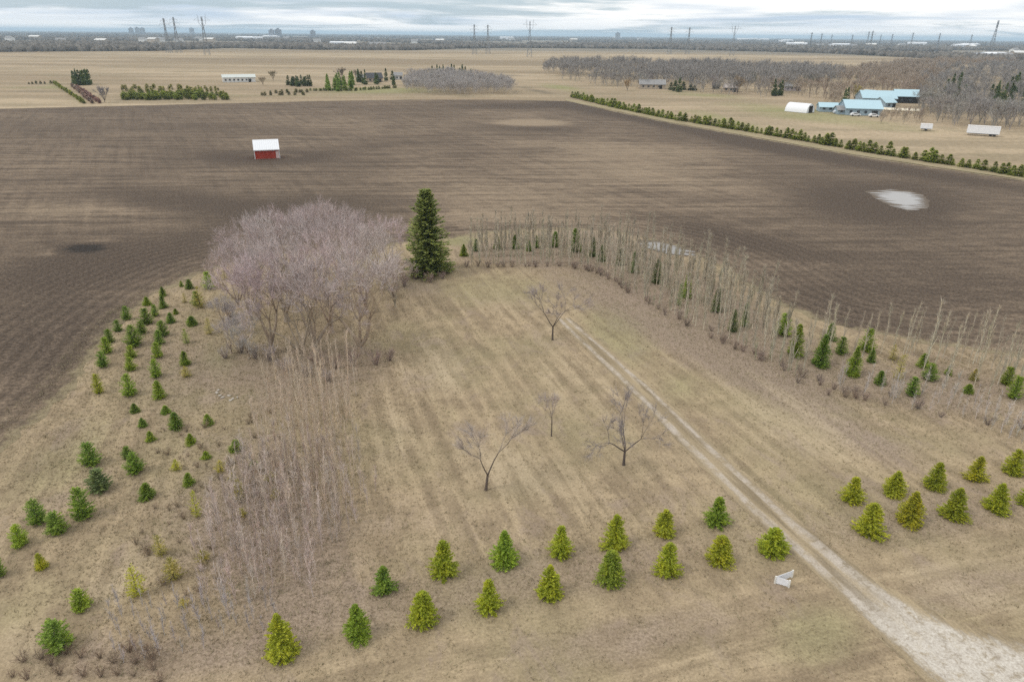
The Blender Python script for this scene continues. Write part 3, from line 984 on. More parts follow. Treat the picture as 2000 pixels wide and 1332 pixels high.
left = [(182, 916, 50, 48, 'dark', 'p'), (200, 968, 50, 56, 'blue', 'p'), (167, 1021, 66, 54, 'dark', 'p'), (79, 1031, 54, 46, 'dark', 'p'), (117, 1050, 48, 50, 'dark', 'p'),
        (44, 1073, 46, 40, 'green', 'p'), (84, 1115, 34, 26, 'yellow', 's'), (4, 1131, 44, 32, 'dark', 'p'), (164, 1199, 46, 48, 'green', 'p'), (122, 1281, 66, 70, 'dark', 'p'),
        (252, 899, 26, 28, 'dark', 'p'), (268, 931, 46, 44, 'dark', 'p'), (290, 978, 34, 34, 'dark', 's'), (296, 864, 22, 20, 'green', 's'), (280, 836, 20, 20, 'dark', 's'),
        (346, 842, 36, 30, 'dark', 's'), (408, 833, 24, 22, 'green', 's'), (374, 871, 24, 24, 'green', 's'), (463, 885, 26, 30, 'green', 's'), (346, 923, 24, 28, 'yellow', 't'),
        (404, 899, 18, 20, 'green', 's'), (371, 952, 28, 24, 'green', 's'), (433, 927, 26, 30, 'olive', 't'), (387, 1015, 54, 30, 'yellow', 't'), (497, 912, 16, 16, 'green', 's'),
        (470, 982, 44, 40, 'olive', 't'), (527, 944, 20, 30, 'olive', 't'), (400, 1104, 28, 36, 'olive', 't'), (317, 1092, 46, 36, 'olive', 't'), (273, 1175, 66, 52, 'yellow', 't'),
        (343, 1142, 50, 52, 'olive', 't'), (361, 1190, 20, 24, 'olive', 't'), (472, 1014, 20, 30, 'olive', 't'), (540, 980, 24, 24, 'olive', 't'), (455, 945, 20, 24, 'olive', 't'),
        (409, 568, 36, 30, 'green', 'p'), (371, 566, 20, 18, 'dark', 's'), (355, 561, 12, 10, 'green', 's'), (319, 580, 20, 16, 'dark', 's'), (320, 604, 26, 18, 'dark', 's'), (288, 598, 18, 18, 'green', 's'),
        (392, 606, 44, 36, 'olive', 't'), (386, 600, 30, 26, 'dark', 'p'), (362, 593, 20, 16, 'olive', 't'), (249, 627, 28, 26, 'dark', 'p'), (304, 620, 24, 22, 'dark', 'p'), (288, 637, 34, 34, 'dark', 'p'), (335, 633, 22, 20, 'dark', 's'),
        (344, 615, 12, 12, 'green', 's'), (265, 682, 46, 42, 'dark', 'p'), (320, 660, 32, 32, 'dark', 'p'), (313, 676, 30, 26, 'dark', 'p'), (376, 638, 20, 24, 'dark', 's'), (365, 674, 30, 24, 'green', 't'),
        (410, 656, 34, 24, 'olive', 't'), (216, 672, 28, 26, 'dark', 'p'), (211, 694, 34, 30, 'green', 'p'), (203, 721, 34, 30, 'dark', 'p'), (258, 702, 26, 26, 'green', 'p'), (257, 727, 28, 28, 'green', 'p'), (310, 702, 32, 28, 'green', 'p'),
        (307, 741, 38, 30, 'green', 'p'), (363, 716, 30, 24, 'green', 's'), (365, 740, 24, 28, 'olive', 't'), (195, 772, 40, 26, 'bright', 'p'), (256, 778, 46, 36, 'green', 'p'), (313, 782, 38, 26, 'green', 's'),
        (265, 808, 20, 20, 'dark', 's'), (325, 810, 18, 20, 'dark', 's'), (440, 548, 22, 16, 'olive', 't'), (232, 650, 24, 22, 'dark', 'p'), (278, 655, 26, 26, 'dark', 'p')]
PK = {'p': (PIN, 'bushy', 2.6, 1.05, 'bushy_pine'), 's': (SPR, 'small', 3.0, 1.0, 'young_spruce'), 't': (SPA, 'thin sparse', 2.6, 1.0, 'thin_pine')}
for x, y, h_, w_, tn, k in left:
    pr, adj, bh, br, nm = PK[k]
    zone = 'in the planted columns between the tilled field and the bare grove' if y < 790 else 'in the weedy strip between tilled field and bare saplings'
    big = 'large ' if h_ > 45 and y > 790 else ''
    conifer(x, y, h_, w_, tn, pr, f'{big}{adj} {TN[tn]} conifer {zone}', f'{big}{adj} {TN[tn]} conifers {"by the grove" if y < 790 else "in the weedy strip"}', nm, bh, br)

belt_c = [(1528, 660, 38, 34, 'green', 'p'), (1551, 700, 54, 28, 'green', 's'), (1600, 720, 54, 32, 'dark', 's'), (1619, 668, 30, 24, 'dark', 's'), (1640, 696, 30, 26, 'dark', 'p'), (1663, 738, 50, 28, 'green', 's'),
          (1690, 692, 40, 32, 'green', 'p'), (1700, 710, 22, 16, 'dark', 's'), (1716, 754, 24, 20, 'dark', 's'), (1741, 706, 26, 20, 'olive', 't'), (1752, 746, 42, 28, 'olive', 't'), (1778, 777, 32, 28, 'dark', 'p'),
          (1812, 747, 30, 30, 'dark', 'p'), (1800, 720, 24, 20, 'green', 's'), (1850, 734, 16, 14, 'green', 's'), (1900, 745, 20, 16, 'olive', 's'), (1889, 770, 16, 18, 'green', 's'), (1963, 755, 30, 28, 'green', 'p'), (1977, 783, 38, 30, 'green', 'p'),
          (1453, 640, 50, 16, 'dark', 's'), (906, 502, 22, 18, 'green', 's'), (930, 492, 22, 14, 'blue', 's'), (971, 488, 26, 16, 'dark', 's'), (1006, 488, 26, 20, 'dark', 's'), (1033, 492, 20, 12, 'dark', 's'), (1047, 485, 22, 12, 'dark', 's'),
          (1084, 484, 28, 18, 'dark', 's'), (1122, 494, 42, 26, 'dark', 's'), (1158, 503, 36, 16, 'blue', 's'), (1175, 512, 30, 16, 'blue', 's'), (1238, 535, 40, 18, 'blue', 's'), (1282, 556, 44, 22, 'blue', 's'), (1340, 585, 46, 20, 'green', 's'),
          (1398, 612, 44, 22, 'blue', 's'), (1325, 600, 40, 18, 'blue', 't'), (1430, 650, 40, 20, 'blue', 's'), (1210, 520, 30, 16, 'blue', 's'), (1600, 690, 26, 18, 'olive', 't')]
for x, y, h_, w_, tn, k in belt_c:
    pr, adj, bh, br, nm = PK[k]
    zone = 'in the open end of the shelterbelt' if x > 1500 else 'between the thin poplars of the shelterbelt'
    k_ = 1.22 if x > 1500 else 1.12
    conifer(x, y, h_ * k_, w_ * k_, tn, pr, f'{adj} {TN[tn]} conifer {zone}', f'{adj} {TN[tn]} conifers {zone}', nm, bh, br)

# tall spruce behind the grove
BIGS = conifer_mesh('tall_spruce', 99, 620, 9, .52, (.80, .26), .52, 11.0, 3.1, .05, -.15, .38)
P = g(838, 534)
hh = height_for(P, 372)
thing('tall_spruce', 'tall dark green spruce with drooping limbs beside the bare grove', 'conifer', P, .6, (1.16, 1.16, hh / 11.0), None, (.33, .385, .140), parts=BIGS)

# hedgerow of spruces along the field's far side
hp = np.array([(1118, 190), (1200, 210), (1300, 231), (1500, 263), (1700, 298), (1850, 321), (2000, 346), (2060, 356)], float)
hw = np.array([g(x, y)[:2] for x, y in hp])
sl = np.concatenate([[0], np.cumsum(np.linalg.norm(np.diff(hw, axis=0), axis=1))])
s = 0.0
HEDGE = []
while s < sl[-1]:
    q = np.array([np.interp(s, sl, hw[:, 0]), np.interp(s, sl, hw[:, 1])])
    HEDGE.append(q)
    s += random.uniform(1.5, 2.5)
for q in HEDGE:
    hgt = random.uniform(2.0, 3.5) * random.choice((.75, 1, 1, 1, 1.15))
    rr_ = hgt * random.uniform(.42, .56)
    thing('hedge_spruce', 'small green spruce in the long hedgerow beyond the tilled field', 'conifer', (q[0] + random.uniform(-.6, .6), q[1] + random.uniform(-.6, .6)),
          random.uniform(0, 6.28), (rr_, rr_, hgt / 3), 'spruces of the long hedgerow', jcol(GREEN['hedge'], .25), mesh=random.choice(LOWC)[1][1])

# ------------------------------------------------------------------ bare grove
C_GROVE = (.495, .42, .405)
C_LIMB = (.35, .285, .215)
GT = [bare_tree(f'grove_tree_{i}', 200 + i, 10.5, 4 + i % 2, .46, 4, 6000, (.95, .024), .30, .09, 3, minlev=3) for i in range(4)]


def bare(px, py, ytop, protos, base_h, label, group, name, twig, limb, cat='tree', wide=1.0, ht=None, rot=None):
    P = g(px, py)
    hh = height_for(P, ytop) if ht is None else ht
    s = hh / base_h
    o = thing(name, label, cat, P, random.uniform(0, 6.28) if rot is None else rot, (s * wide, s * wide, s), group, None, parts=random.choice(protos))
    for c in o.children:
        c.color = (*(jcol(limb, .1) if c.name.split('.')[0] in ('trunk', 'stem', 'stems') else jcol(twig, .1)), 1)
    return o


grove = [(532, 690, 10.5), (590, 705, 9.5), (618, 690, 10.8), (648, 650, 10.5), (705, 692, 10.8), (490, 625, 9), (560, 628, 10.8), (640, 598, 10.8), (716, 612, 10.2), (505, 572, 9), (588, 566, 10.2), (676, 560, 10.2), (752, 566, 9), (466, 600, 7), (560, 540, 9), (772, 600, 6), (640, 535, 9.2)]
for i, (x, y, hh) in enumerate(grove):
    lab = 'leafless grove tree with pinkish-grey twigs and many upright limbs'
    lab = {5: 'leafless grove tree on the tilled field side of the grove', 13: 'short leafless grove tree at the tilled field corner of the grove', 12: 'leafless grove tree close beside the tall spruce', 15: 'low leafless grove tree at the lawn corner below the spruce', 0: 'leafless grove tree standing over the grey bushes', 1: 'leafless grove tree rising right behind the tan poplar thicket'}.get(i, lab)
    if i == 4:
        lab = 'leafless tree with pale spreading limbs standing at the lawn edge of the grove'
    bare(x, y, None, GT, 10.5, lab, 'trees of the bare grove' if i != 4 else None, 'bare_tree', C_GROVE, C_LIMB, ht=hh, wide=.95 if i != 4 else 1.05)

for x, y, hh in ((452, 690, 4.0), (444, 655, 4.2), (486, 700, 4.2)):
    bare(x, y, None, GT, 10.5, 'small grey leafless tree on the outskirts of the grove', 'small trees on the outskirts of the grove', 'bare_tree', (.46, .425, .405), C_LIMB, ht=hh, wide=.95)

# bushes under and round the grove
BU = [bush(f'bare_bush_{i}', 300 + i) for i in range(4)]
for (x, y, h_, c) in [(690, 715, 1.9, 'r'), (735, 712, 1.7, 'r'), (760, 705, 1.4, 'r'), (655, 720, 1.5, 'r'), (530, 705, 1.8, 'g'), (500, 700, 1.8, 'g'), (470, 690, 1.9, 'g'), (440, 700, 1.4, 'g'),
                      (810, 545, 1.6, 'r'), (840, 552, 1.5, 'r'), (865, 545, 1.2, 'r'), (790, 560, 1.8, 'r'), (560, 725, 1.6, 'g'), (600, 735, 1.4, 'g'), (640, 745, 1.3, 'g'), (450, 620, 1.8, 'g'), (770, 580, 1.7, 'r'), (620, 715, 1.7, 'r')]:
    bare(x, y, None, BU, 1.5, 'red-brown leafless bush at the foot of the grove' if c == 'r' else 'grey leafless bush on the field side of the grove', 'red-brown bushes by the grove' if c == 'r' else 'grey bushes by the grove',
         'bare_bush', (.34, .25, .22) if c == 'r' else (.44, .39, .37), (.30, .24, .20), 'bush', 1.15, h_)

# four small bare trees on the lawn
for nm, seed, px, py, yt, stems, sp, lab, tw_, cc in (
        ('v', 401, 1079, 664, 556, 3, .72, 'small leafless tree with a forked dark trunk at the head of the track', 1500, (.33, .29, .29)),
        ('s', 402, 949, 957, 836, 2, .55, 'pale leafless small tree with a leaning trunk on the lawn', 1300, (.40, .345, .32)),
        ('t', 403, 1077, 852, 782, 2, .40, 'faint slim leafless sapling tree standing between two lawn trees', 520, (.42, .36, .32)),
        ('w', 404, 1218, 908, 796, 4, .95, 'low wide leafless tree with spreading dark limbs close to the track', 1600, (.31, .265, .265))):
    ht = height_for(g(px, py), yt)
    pr = bare_tree('lawn_tree_' + nm, seed, ht, stems, sp, 3, tw_ * 2, (.62, .014), .095 if nm != 't' else .05, .24, 3, lean=(.12 if nm == 's' else 0, 0), up=.12, minlev=1)
    o = bare(px, py, None, [pr], ht, lab, None, 'lawn_tree', cc, (.115, .092, .078), ht=ht, rot=0.4)

# ------------------------------------------------------------------ shelterbelt of thin poplars (right) and saplings (left)
WH = [whip(f'poplar_{i}', 500 + i, 6.0, 26, 300, .062, (.6, .025), .08, .17) for i in range(6)]
THIN = [whip(f'thin_poplar_{i}', 540 + i, 6.0, 16, 110, .045, (.55, .018), .10, .16) for i in range(6)]
DENSE = [whip(f'sapling_{i}', 520 + i, 3.4, 20, 150, .035, (.5, .018), .04, .26) for i in range(5)]


def along(pts, step, jit):
    W = np.array([g(x, y)[:2] for x, y in pts])
    S = np.concatenate([[0], np.cumsum(np.linalg.norm(np.diff(W, axis=0), axis=1))])
    s_, o_ = random.uniform(0, step), []
    while s_ < S[-1]:
        o_.append((np.interp(s_, S, W[:, 0]) + random.gauss(0, jit), np.interp(s_, S, W[:, 1]) + random.gauss(0, jit)))
        s_ += step * random.uniform(.6, 1.4)
    return o_


def stand(pts, protos, base_h, hr, name, label, group, twig, limb, cat, wide=(.8, 1.2)):
    for q in pts:
        hh = random.uniform(*hr)
        s_ = hh / base_h
        if len(pts) > 60:
            q = (q[0] + random.gauss(0, .6), q[1] + random.gauss(0, .9))
        wd = s_ * random.uniform(*wide)
        o = thing(name, label, cat, q, random.uniform(0, 6.28), (wd, wd, s_), group, None, parts=random.choice(protos))
        for c in o.children:
            c.color = (*(jcol(limb, .18) if c.name.split('.')[0] in ('trunk', 'stem', 'stems') else jcol(twig, .18)), 1)


def mass(name, label, pts, protos, base_h, hr, color):
    """stems too many to tell apart, joined into one stand"""
    arr = [join_parts(p_) for p_ in protos]
    Vs, Fs, b = [], [], 0
    for q in pts:
        k = random.uniform(*hr) / base_h
        th = random.uniform(0, 6.28)
        rot = np.array([[math.cos(th), -math.sin(th), 0], [math.sin(th), math.cos(th), 0], [0, 0, 1]])
        for V_, F_ in random.choice(arr):
            Vs.append((V_ * k) @ rot.T + np.array([q[0], q[1], 0]))
            Fs.append(F_ + b)
            b += len(V_)
    o = link(name, mesh_np(name, np.concatenate(Vs), np.concatenate(Fs), M_TWIG), kind='stuff', label=label, category='thicket')
    o.color = (*color, 1)
    return o


E1 = [(915, 516), (1000, 516), (1130, 517), (1190, 538), (1260, 582), (1340, 624), (1420, 662), (1500, 700), (1570, 735)]
E2 = [(920, 503), (1010, 500), (1140, 502), (1210, 524), (1290, 560), (1380, 603), (1460, 640), (1540, 678)]
E3 = [(925, 490), (1010, 486), (1150, 486), (1240, 506), (1330, 545), (1420, 588), (1500, 625)]
E4 = [(1000, 474), (1150, 472), (1260, 490), (1360, 528), (1450, 575), (1520, 610)]
C_POP, C_POPS = (.42, .375, .29), (.58, .53, .415)
PROW = [(q, hr) for e, st_, hr in ((E1, .95, (4.0, 6.2)), (E2, .9, (4.5, 6.8)), (E3, 1.5, (4.5, 7.0))) for q in along(e, st_, .3) for _ in (0,)]
for q, hr in PROW:
    stand([q], WH, 6.0, hr, 'young_poplar', 'thin pale leafless poplar in the dense part of the shelterbelt', 'poplars of the shelterbelt', C_POP, C_POPS, 'tree')
mass('poplar_mass', 'thin leafless poplars filling the back of the shelterbelt', along(E3, 1.4, .4) + along(E4, 1.0, .5) + along(E2, 1.6, .5), WH, 6.0, (3.5, 6.6), C_POP)
mass('belt_undergrowth', 'grey-green leafless undergrowth between the shelterbelt poplars', along(E1, 1.2, .5) + along(E2, .8, .6) + along(E3, .8, .7) + along(E4, 1.0, .8), DENSE, 3.4, (1.4, 2.8), (.36, .36, .24))
stand([tuple(g(x, y)[:2]) for x, y in ((1598, 692), (1606, 690), (1770, 690), (1776, 694), (1762, 700), (1785, 688), (1900, 712), (1906, 708), (1912, 715), (1920, 706), (1955, 745), (1962, 742), (1970, 750), (1948, 752), (1978, 738), (1890, 720), (1990, 745), (1740, 700), (1580, 690), (1640, 690), (1665, 700), (1700, 696), (1720, 690), (1810, 705), (1825, 712), (1840, 700), (1860, 716), (1875, 708), (1935, 722), (1985, 760), (2005, 742), (1930, 770), (1680, 712), (1615, 705), (1800, 735), (1850, 745), (1900, 760))],
      WH, 6.0, (5.0, 7.0), 'young_poplar', 'tall slim leafless poplar rising alone from the open end of the shelterbelt', 'lone poplars of the open shelterbelt', (.46, .41, .315), (.60, .54, .42), 'tree', (.6, 1.0))
stand([tuple(g(x, y)[:2]) for x, y in ((1742, 788), (1748, 782), (1755, 776), (1738, 780), (1746, 770), (1640, 760), (1646, 752), (1636, 752), (1641, 742), (1685, 775), (1690, 768), (1830, 790), (1850, 800), (1870, 796), (1905, 818), (1920, 826), (1935, 838), (1955, 846), (1970, 856), (1985, 850), (1995, 866), (1900, 800), (1940, 815), (1880, 815), (1925, 805), (1965, 830), (1990, 835), (1815, 802), (2010, 870), (1860, 780), (1780, 800), (1800, 770), (1840, 770), (1720, 770), (1700, 745))],
      DENSE, 3.4, (1.8, 3.6), 'bare_sapling', 'grey leafless sapling on the lawn side of the open shelterbelt', 'grey saplings of the shelterbelt', (.50, .46, .42), (.52, .48, .43), 'sapling')
EB = [(905, 520), (1000, 521), (1130, 522), (1185, 542), (1255, 588), (1335, 630), (1415, 668), (1495, 706), (1565, 741), (1640, 772), (1740, 800)]
BR = [bush(f'belt_bush_{i}', 340 + i, 1.2, .75, 26, 380, (.38, .02)) for i in range(4)]
stand(along(EB, 1.3, .45), BR, 1.2, (.6, 1.3), 'belt_bush', 'low reddish-brown leafless bush edging the shelterbelt beside the lawn', 'bushes edging the shelterbelt', (.31, .245, .20), (.27, .21, .17), 'bush')
EB2 = [(1560, 715), (1640, 748), (1740, 780), (1850, 810), (2000, 860)]
stand(along(EB2, 2.2, .8), BR, 1.2, (.6, 1.2), 'belt_bush', 'brown leafless bush in the rough grass at the open end of the shelterbelt', 'bushes in the rough grass', (.27, .22, .185), (.22, .18, .15), 'bush')


def inside(px_poly, n, mind, seed):
    """evenly scattered ground points inside a photo-pixel polygon"""
    rs_ = np.random.RandomState(seed)
    W = np.array([g(x, y)[:2] for x, y in px_poly])
    lo, hi = W.min(0), W.max(0)
    o_ = []
    for _ in range(n * 60):
        q = rs_.uniform(lo, hi)
        if in_poly(np.array([q[0]]), np.array([q[1]]), W)[0] and all((q[0] - a[0]) ** 2 + (q[1] - a[1]) ** 2 > mind * mind for a in o_[-600:]):
            o_.append((q[0], q[1]))
            if len(o_) >= n:
                break
    return o_


stand(inside([(530, 730), (690, 730), (700, 790), (670, 850), (690, 980), (600, 1000), (520, 900), (515, 800)], 100, .6, 1), THIN, 6.0, (2.6, 5.6), 'young_poplar',
      'thin tan leafless poplar in the thicket in front of the grove', 'tan poplars in front of the grove', (.58, .48, .375), (.66, .555, .43), 'tree', (.7, 1.3))
mass('poplar_thicket', 'tan leafless stems crowding the thicket between the grove and the roadside spruces',
     [(a_ + random.gauss(0, .6), b_ + random.gauss(0, .8)) for a_, b_ in inside([(530, 745), (690, 740), (690, 900), (680, 1020), (600, 1080), (520, 1090), (510, 900)], 130, .5, 6)], THIN, 6.0, (2.6, 5.4), (.60, .50, .395))
stand(inside([(480, 900), (690, 900), (700, 1010), (650, 1060), (610, 1130), (560, 1170), (480, 1180), (400, 1150), (430, 1010)], 200, .5, 2), DENSE, 3.4, (2.0, 4.2), 'bare_sapling',
      'greyish-brown leafless sapling in the thicket behind the roadside spruces', 'saplings of the thicket', (.56, .475, .42), (.62, .525, .455), 'sapling')
stand(inside([(215, 1180), (470, 1180), (560, 1190), (520, 1230), (420, 1260), (300, 1290), (210, 1300)], 42, .7, 3), DENSE, 3.4, (1.2, 2.6), 'bare_sapling',
      'low blue-grey leafless sapling at the road end of the weedy strip', 'blue-grey saplings by the road', (.46, .42, .42), (.48, .44, .42), 'sapling')
stand(inside([(30, 1285), (300, 1260), (320, 1332), (20, 1332)], 20, .8, 4), BR, 1.2, (.4, .8), 'weed_clump', 'low brown weed clump at the road end of the weedy strip', 'weed clumps by the road', (.27, .20, .145), (.22, .17, .13), 'weeds')
stand(inside([(290, 830), (520, 820), (540, 1000), (430, 1180), (220, 1160), (330, 960)], 70, .7, 5), BR, 1.2, (.3, .75), 'weed_clump', 'small dry weed clump among the scattered conifers', 'weed clumps among the conifers', (.33, .265, .19), (.28, .22, .16), 'weeds')

# pale stones dumped by the grove
M_STONE = plain('field_stone', (.42, .38, .33), .2, 3.0, .9, .2)
rs = np.random.RandomState(9)
SM = []
for i in range(3):
    ph, V, Fc = [], [], []
    for a in range(4):
        for b in range(7):
            th, pp = b / 7 * 6.283, (a + .5) / 4 * math.pi
            k = rs.uniform(.75, 1.1)
            V.append((math.sin(pp) * math.cos(th) * .3 * k, math.sin(pp) * math.sin(th) * .24 * k, .12 + math.cos(pp) * .18 * k))
    for a in range(3):
        for b in range(7):
            Fc.append((a * 7 + b, (a + 1) * 7 + b, (a + 1) * 7 + (b + 1) % 7, a * 7 + (b + 1) % 7))
    Fc += [tuple(range(7)), tuple(range(27, 20, -1))]
    SM.append(mesh_np('stone', V, Fc, M_STONE))
for x, y in ((424, 768), (430, 773), (435, 777), (447, 773), (455, 779), (464, 777), (427, 763), (450, 782)):
    thing('field_stone', 'pale field stone lying in the grass near the grove', 'stone', g(x, y), random.uniform(0, 6), (random.uniform(.4, 1.0), random.uniform(.4, 1.0), random.uniform(.3, .6)), 'pale stones dumped by the grove', mesh=random.choice(SM))

# ------------------------------------------------------------------ dry grass tufts (uncountable)
rs = np.random.RandomState(12)
NTUFT = 62000
W = []
lotW = np.array([(p[0], p[1]) for p in LOT])
while len(W) < NTUFT:
    r = 24 + (118 - 24) * rs.rand(60000) ** .8
    a = rs.uniform(-.78, .78, 60000)
    X, Y = r * np.sin(a), r * np.cos(a)
    ok = in_poly(X, Y, lotW)
    X, Y = X[ok], Y[ok]
    P = np.stack([X, Y, np.zeros_like(X)], 1)
    dns = .22 + np.clip(blobs(P, [(400, 1000, 360, 330, 0, .9), (560, 720, 250, 120, 0, .7), (1300, 620, 480, 60, 27, .6), (1850, 760, 300, 80, 8, .9), (1000, 1120, 600, 80, -11, .3), (1850, 1000, 300, 70, -8, .3), (150, 700, 250, 250, 0, .6)]), 0, 1)
    # keep the track bare
    dd = np.min(np.hypot(X[:, None] - cxs[None, ::4], Y[:, None] - cys[None, ::4]) - ws[None, ::4], axis=1)
    k = (rs.rand(len(X)) < dns) & (dd > .1)
    W.extend(P[k].tolist())
W = np.array(W[:NTUFT])
NB = 4
B = np.repeat(W, NB, 0) + np.concatenate([rs.normal(0, .07, (NTUFT * NB, 2)), np.zeros((NTUFT * NB, 1))], 1)
D = unit(np.concatenate([rs.normal(0, .75, (len(B), 2)), np.ones((len(B), 1))], 1))
S = unit(np.cross(D, rs.normal(0, 1, (len(B), 3))))
tall = np.repeat(.10 + .12 * rs.rand(NTUFT) + .16 * (rs.rand(NTUFT) < .12), NB)
V, Fc = tris_from(B, D, S, tall * rs.uniform(.6, 1.2, len(B)), rs.uniform(.018, .05, len(B)))
mg, t, p = new_mat('straw_blades', .95, .05)
ge = t.n('ShaderNodeNewGeometry')
cc = t.mix(ge.outputs['Random Per Island'], (.22, .18, .115), (.47, .395, .265))
cc = t.mix(t.rng(t.noise(ge.outputs['Position'], .25, 3), .5, .7, 0, .5), cc, (.25, .24, .12))
t.put(p.inputs['Base Color'], cc)
me = mesh_np('dry_grass', V, Fc, mg)
link('dry_grass', me, kind='stuff', label='dry straw-coloured grass tufts over the lot', category='grass')

# ------------------------------------------------------------------ far trees and woods
FT = [bare_tree(f'far_bare_{i}', 600 + i, 8.5, 5, .36, 2, 420, (1.6, .12), .10, .05, 3, low=True) for i in range(4)]
RT = [bare_tree(f'far_round_{i}', 620 + i, 8.0, 6, .5, 2, 700, (1.1, .20), .14, .08, 3, low=True) for i in range(2)]


FTA = [join_parts(p_)[1] for p_ in FT]


def wood(name, label, px_poly, n, mind, hr, color, seed, cat='wood', gap=-9.0):
    rs_ = np.random.RandomState(seed)
    Vs, Fs, b = [], [], 0
    for q in inside(px_poly, n, mind, seed):
        if math.sin(q[0] * .06 + 1.7 * math.sin(q[1] * .035)) + math.sin(q[1] * .05 + q[0] * .02) < gap:
            continue
        V_, F_ = FTA[rs_.randint(len(FTA))]
        k = rs_.uniform(*hr) / 8.5
        th = rs_.uniform(0, 6.28)
        rot = np.array([[math.cos(th), -math.sin(th), 0], [math.sin(th), math.cos(th), 0], [0, 0, 1]])
        Vs.append((V_ * k) @ rot.T + np.array([q[0], q[1], 0]))
        Fs.append(F_ + b)
        b += len(V_)
    o = link(name, mesh_np(name, np.concatenate(Vs), np.concatenate(Fs), M_TWIG), kind='stuff', label=label, category=cat)
    o.color = (*color, 1)
    return o


C_WOOD = (.285, .268, .25)
wood('bare_wood', 'wide grey leafless wood behind the blue-roofed farm', [(1790, 205), (1830, 232), (1900, 246), (2000, 250), (2200, 255), (2200, 130), (1990, 130), (1870, 137), (1800, 150)], 820, 3.0, (6.5, 11), C_WOOD, 31, 'wood', -.55)
wood('bare_wood', 'grey leafless wood stretching along the meadow behind the farmhouse', [(1060, 148), (1100, 152), (1200, 168), (1290, 172), (1420, 180), (1500, 184), (1560, 180), (1640, 176), (1640, 150), (1480, 143), (1300, 136), (1120, 132), (1070, 138)], 700, 5.0, (8, 13), C_WOOD, 32, 'wood', -.75)
wood('bare_wood', 'grey leafless trees between the blue roofs and the far prairie', [(1640, 176), (1800, 176), (1870, 137), (1990, 130), (1800, 128), (1640, 148)], 420, 6, (7, 12), (.34, .285, .23), 33, 'wood', -.5)
wood('bare_thicket', 'dome of grey leafless willow thicket at the far edge of the tilled field', [(790, 180), (850, 187), (930, 188), (1000, 185), (1000, 175), (940, 160), (880, 152), (800, 158)], 330, 2.6, (5, 8.5), (.40, .375, .355), 34, 'thicket')

# individual trees on the woods' near edges
n0 = 0
for poly, nn, md, zone in (([(1790, 215), (1830, 240), (1900, 252), (2060, 258), (2060, 240), (1900, 236), (1830, 222), (1800, 200)], 55, 4, 'leafless grey tree on the near edge of the wood beside the white trailer'),
                           ([(1090, 156), (1200, 172), (1290, 176), (1420, 186), (1500, 190), (1500, 184), (1290, 172), (1100, 153)], 40, 5, 'leafless grey tree on the near edge of the wood behind the meadow'),
                           ([(1420, 178), (1530, 186), (1640, 200), (1640, 184), (1530, 178)], 26, 5, 'leafless brownish tree between the small house and the blue roofs'),
                           ([(1600, 205), (1640, 186), (1700, 174), (1800, 170), (1830, 215), (1800, 222), (1790, 196), (1700, 188), (1655, 200), (1630, 212)], 60, 3.5, 'leafless brownish tree tucked close round the blue-roofed barns'),
                           ([(1700, 240), (1740, 225), (1800, 228), (1800, 243), (1760, 246)], 18, 3, 'low leafless brownish tree in front of the lumber shelter')):
    for q in inside(poly, nn, md, 40 + nn):
        s_ = random.uniform(6.5, 10) / 8.5 * (.5 if zone.startswith('low') else 1)
        o = thing('bare_tree', zone, 'tree', q, random.uniform(0, 6.28), (s_, s_, s_), zone.replace(' tree ', ' trees ', 1), None, parts=random.choice(FT))
        for c in o.children:
            c.color = (*jcol((.31, .29, .265) if 'brownish' not in zone else (.34, .28, .22), .15), 1)


def far_conifers(items, label, group, tone):
    for x, y, h_, w_ in items:
        P = g(x, y)
        rad = max(.6, w_ / 2 * depth(P) / F)
        hh = height_for(P, y - h_)
        thing('far_conifer', label, 'conifer', P, random.uniform(0, 6.28), (rad, rad, hh / 3), group, jcol(GREEN[tone], .2), mesh=random.choice(LOWC)[1][1])


def scatter_px(x0, x1, y0, y1, n, h, w_):
    return [(random.uniform(x0, x1), random.uniform(y0, y1), random.uniform(*h), random.uniform(*w_)) for _ in range(n)]


far_conifers(scatter_px(140, 178, 163, 167, 14, (22, 29), (8, 12)), 'tall deep green conifer in the tight clump beside the nursery rows', 'conifers of the tight clump', 'deep')
far_conifers(scatter_px(555, 610, 166, 170, 14, (12, 22), (8, 12)), 'deep green conifer in the low clump beside the long white building', 'conifers of the low clump', 'deep')
far_conifers(scatter_px(637, 690, 165, 179, 22, (14, 30), (7, 11)), 'green conifer in the grove at the dark-roofed farmhouse drive', 'conifers by the farmhouse drive', 'dark')
far_conifers(scatter_px(700, 770, 156, 168, 14, (10, 24), (7, 11)), 'conifer standing round the dark-roofed farmhouse', 'conifers round the farmhouse', 'deep')
far_conifers([(846 + i * 7.2 + random.uniform(-2, 2), 150, random.uniform(14, 24), random.uniform(6, 9)) for i in range(11)], 'deep green conifer in the row behind the willow thicket', 'conifers behind the thicket', 'deep')
far_conifers([(1310, 176, 14, 12), (1318, 178, 20, 14), (1326, 180, 26, 13), (1334, 176, 15, 14), (1348, 177, 12, 12), (1356, 177, 10, 12)], 'deep green conifer beside the grey-roofed house on the meadow', 'conifers by the grey-roofed house', 'deep')
far_conifers(scatter_px(1505, 1525, 182, 188, 4, (22, 34), (9, 12)) + scatter_px(1565, 1600, 158, 165, 8, (14, 22), (9, 13)) + [(1652, 204, 32, 11), (1648, 200, 26, 9)] + scatter_px(1604, 1720, 152, 160, 9, (10, 16), (5, 8)) + scatter_px(1460, 1500, 155, 162, 6, (12, 20), (7, 11)),
             'deep green conifer rising from the bare trees round the blue-roofed farm', 'conifers round the blue-roofed farm', 'deep')
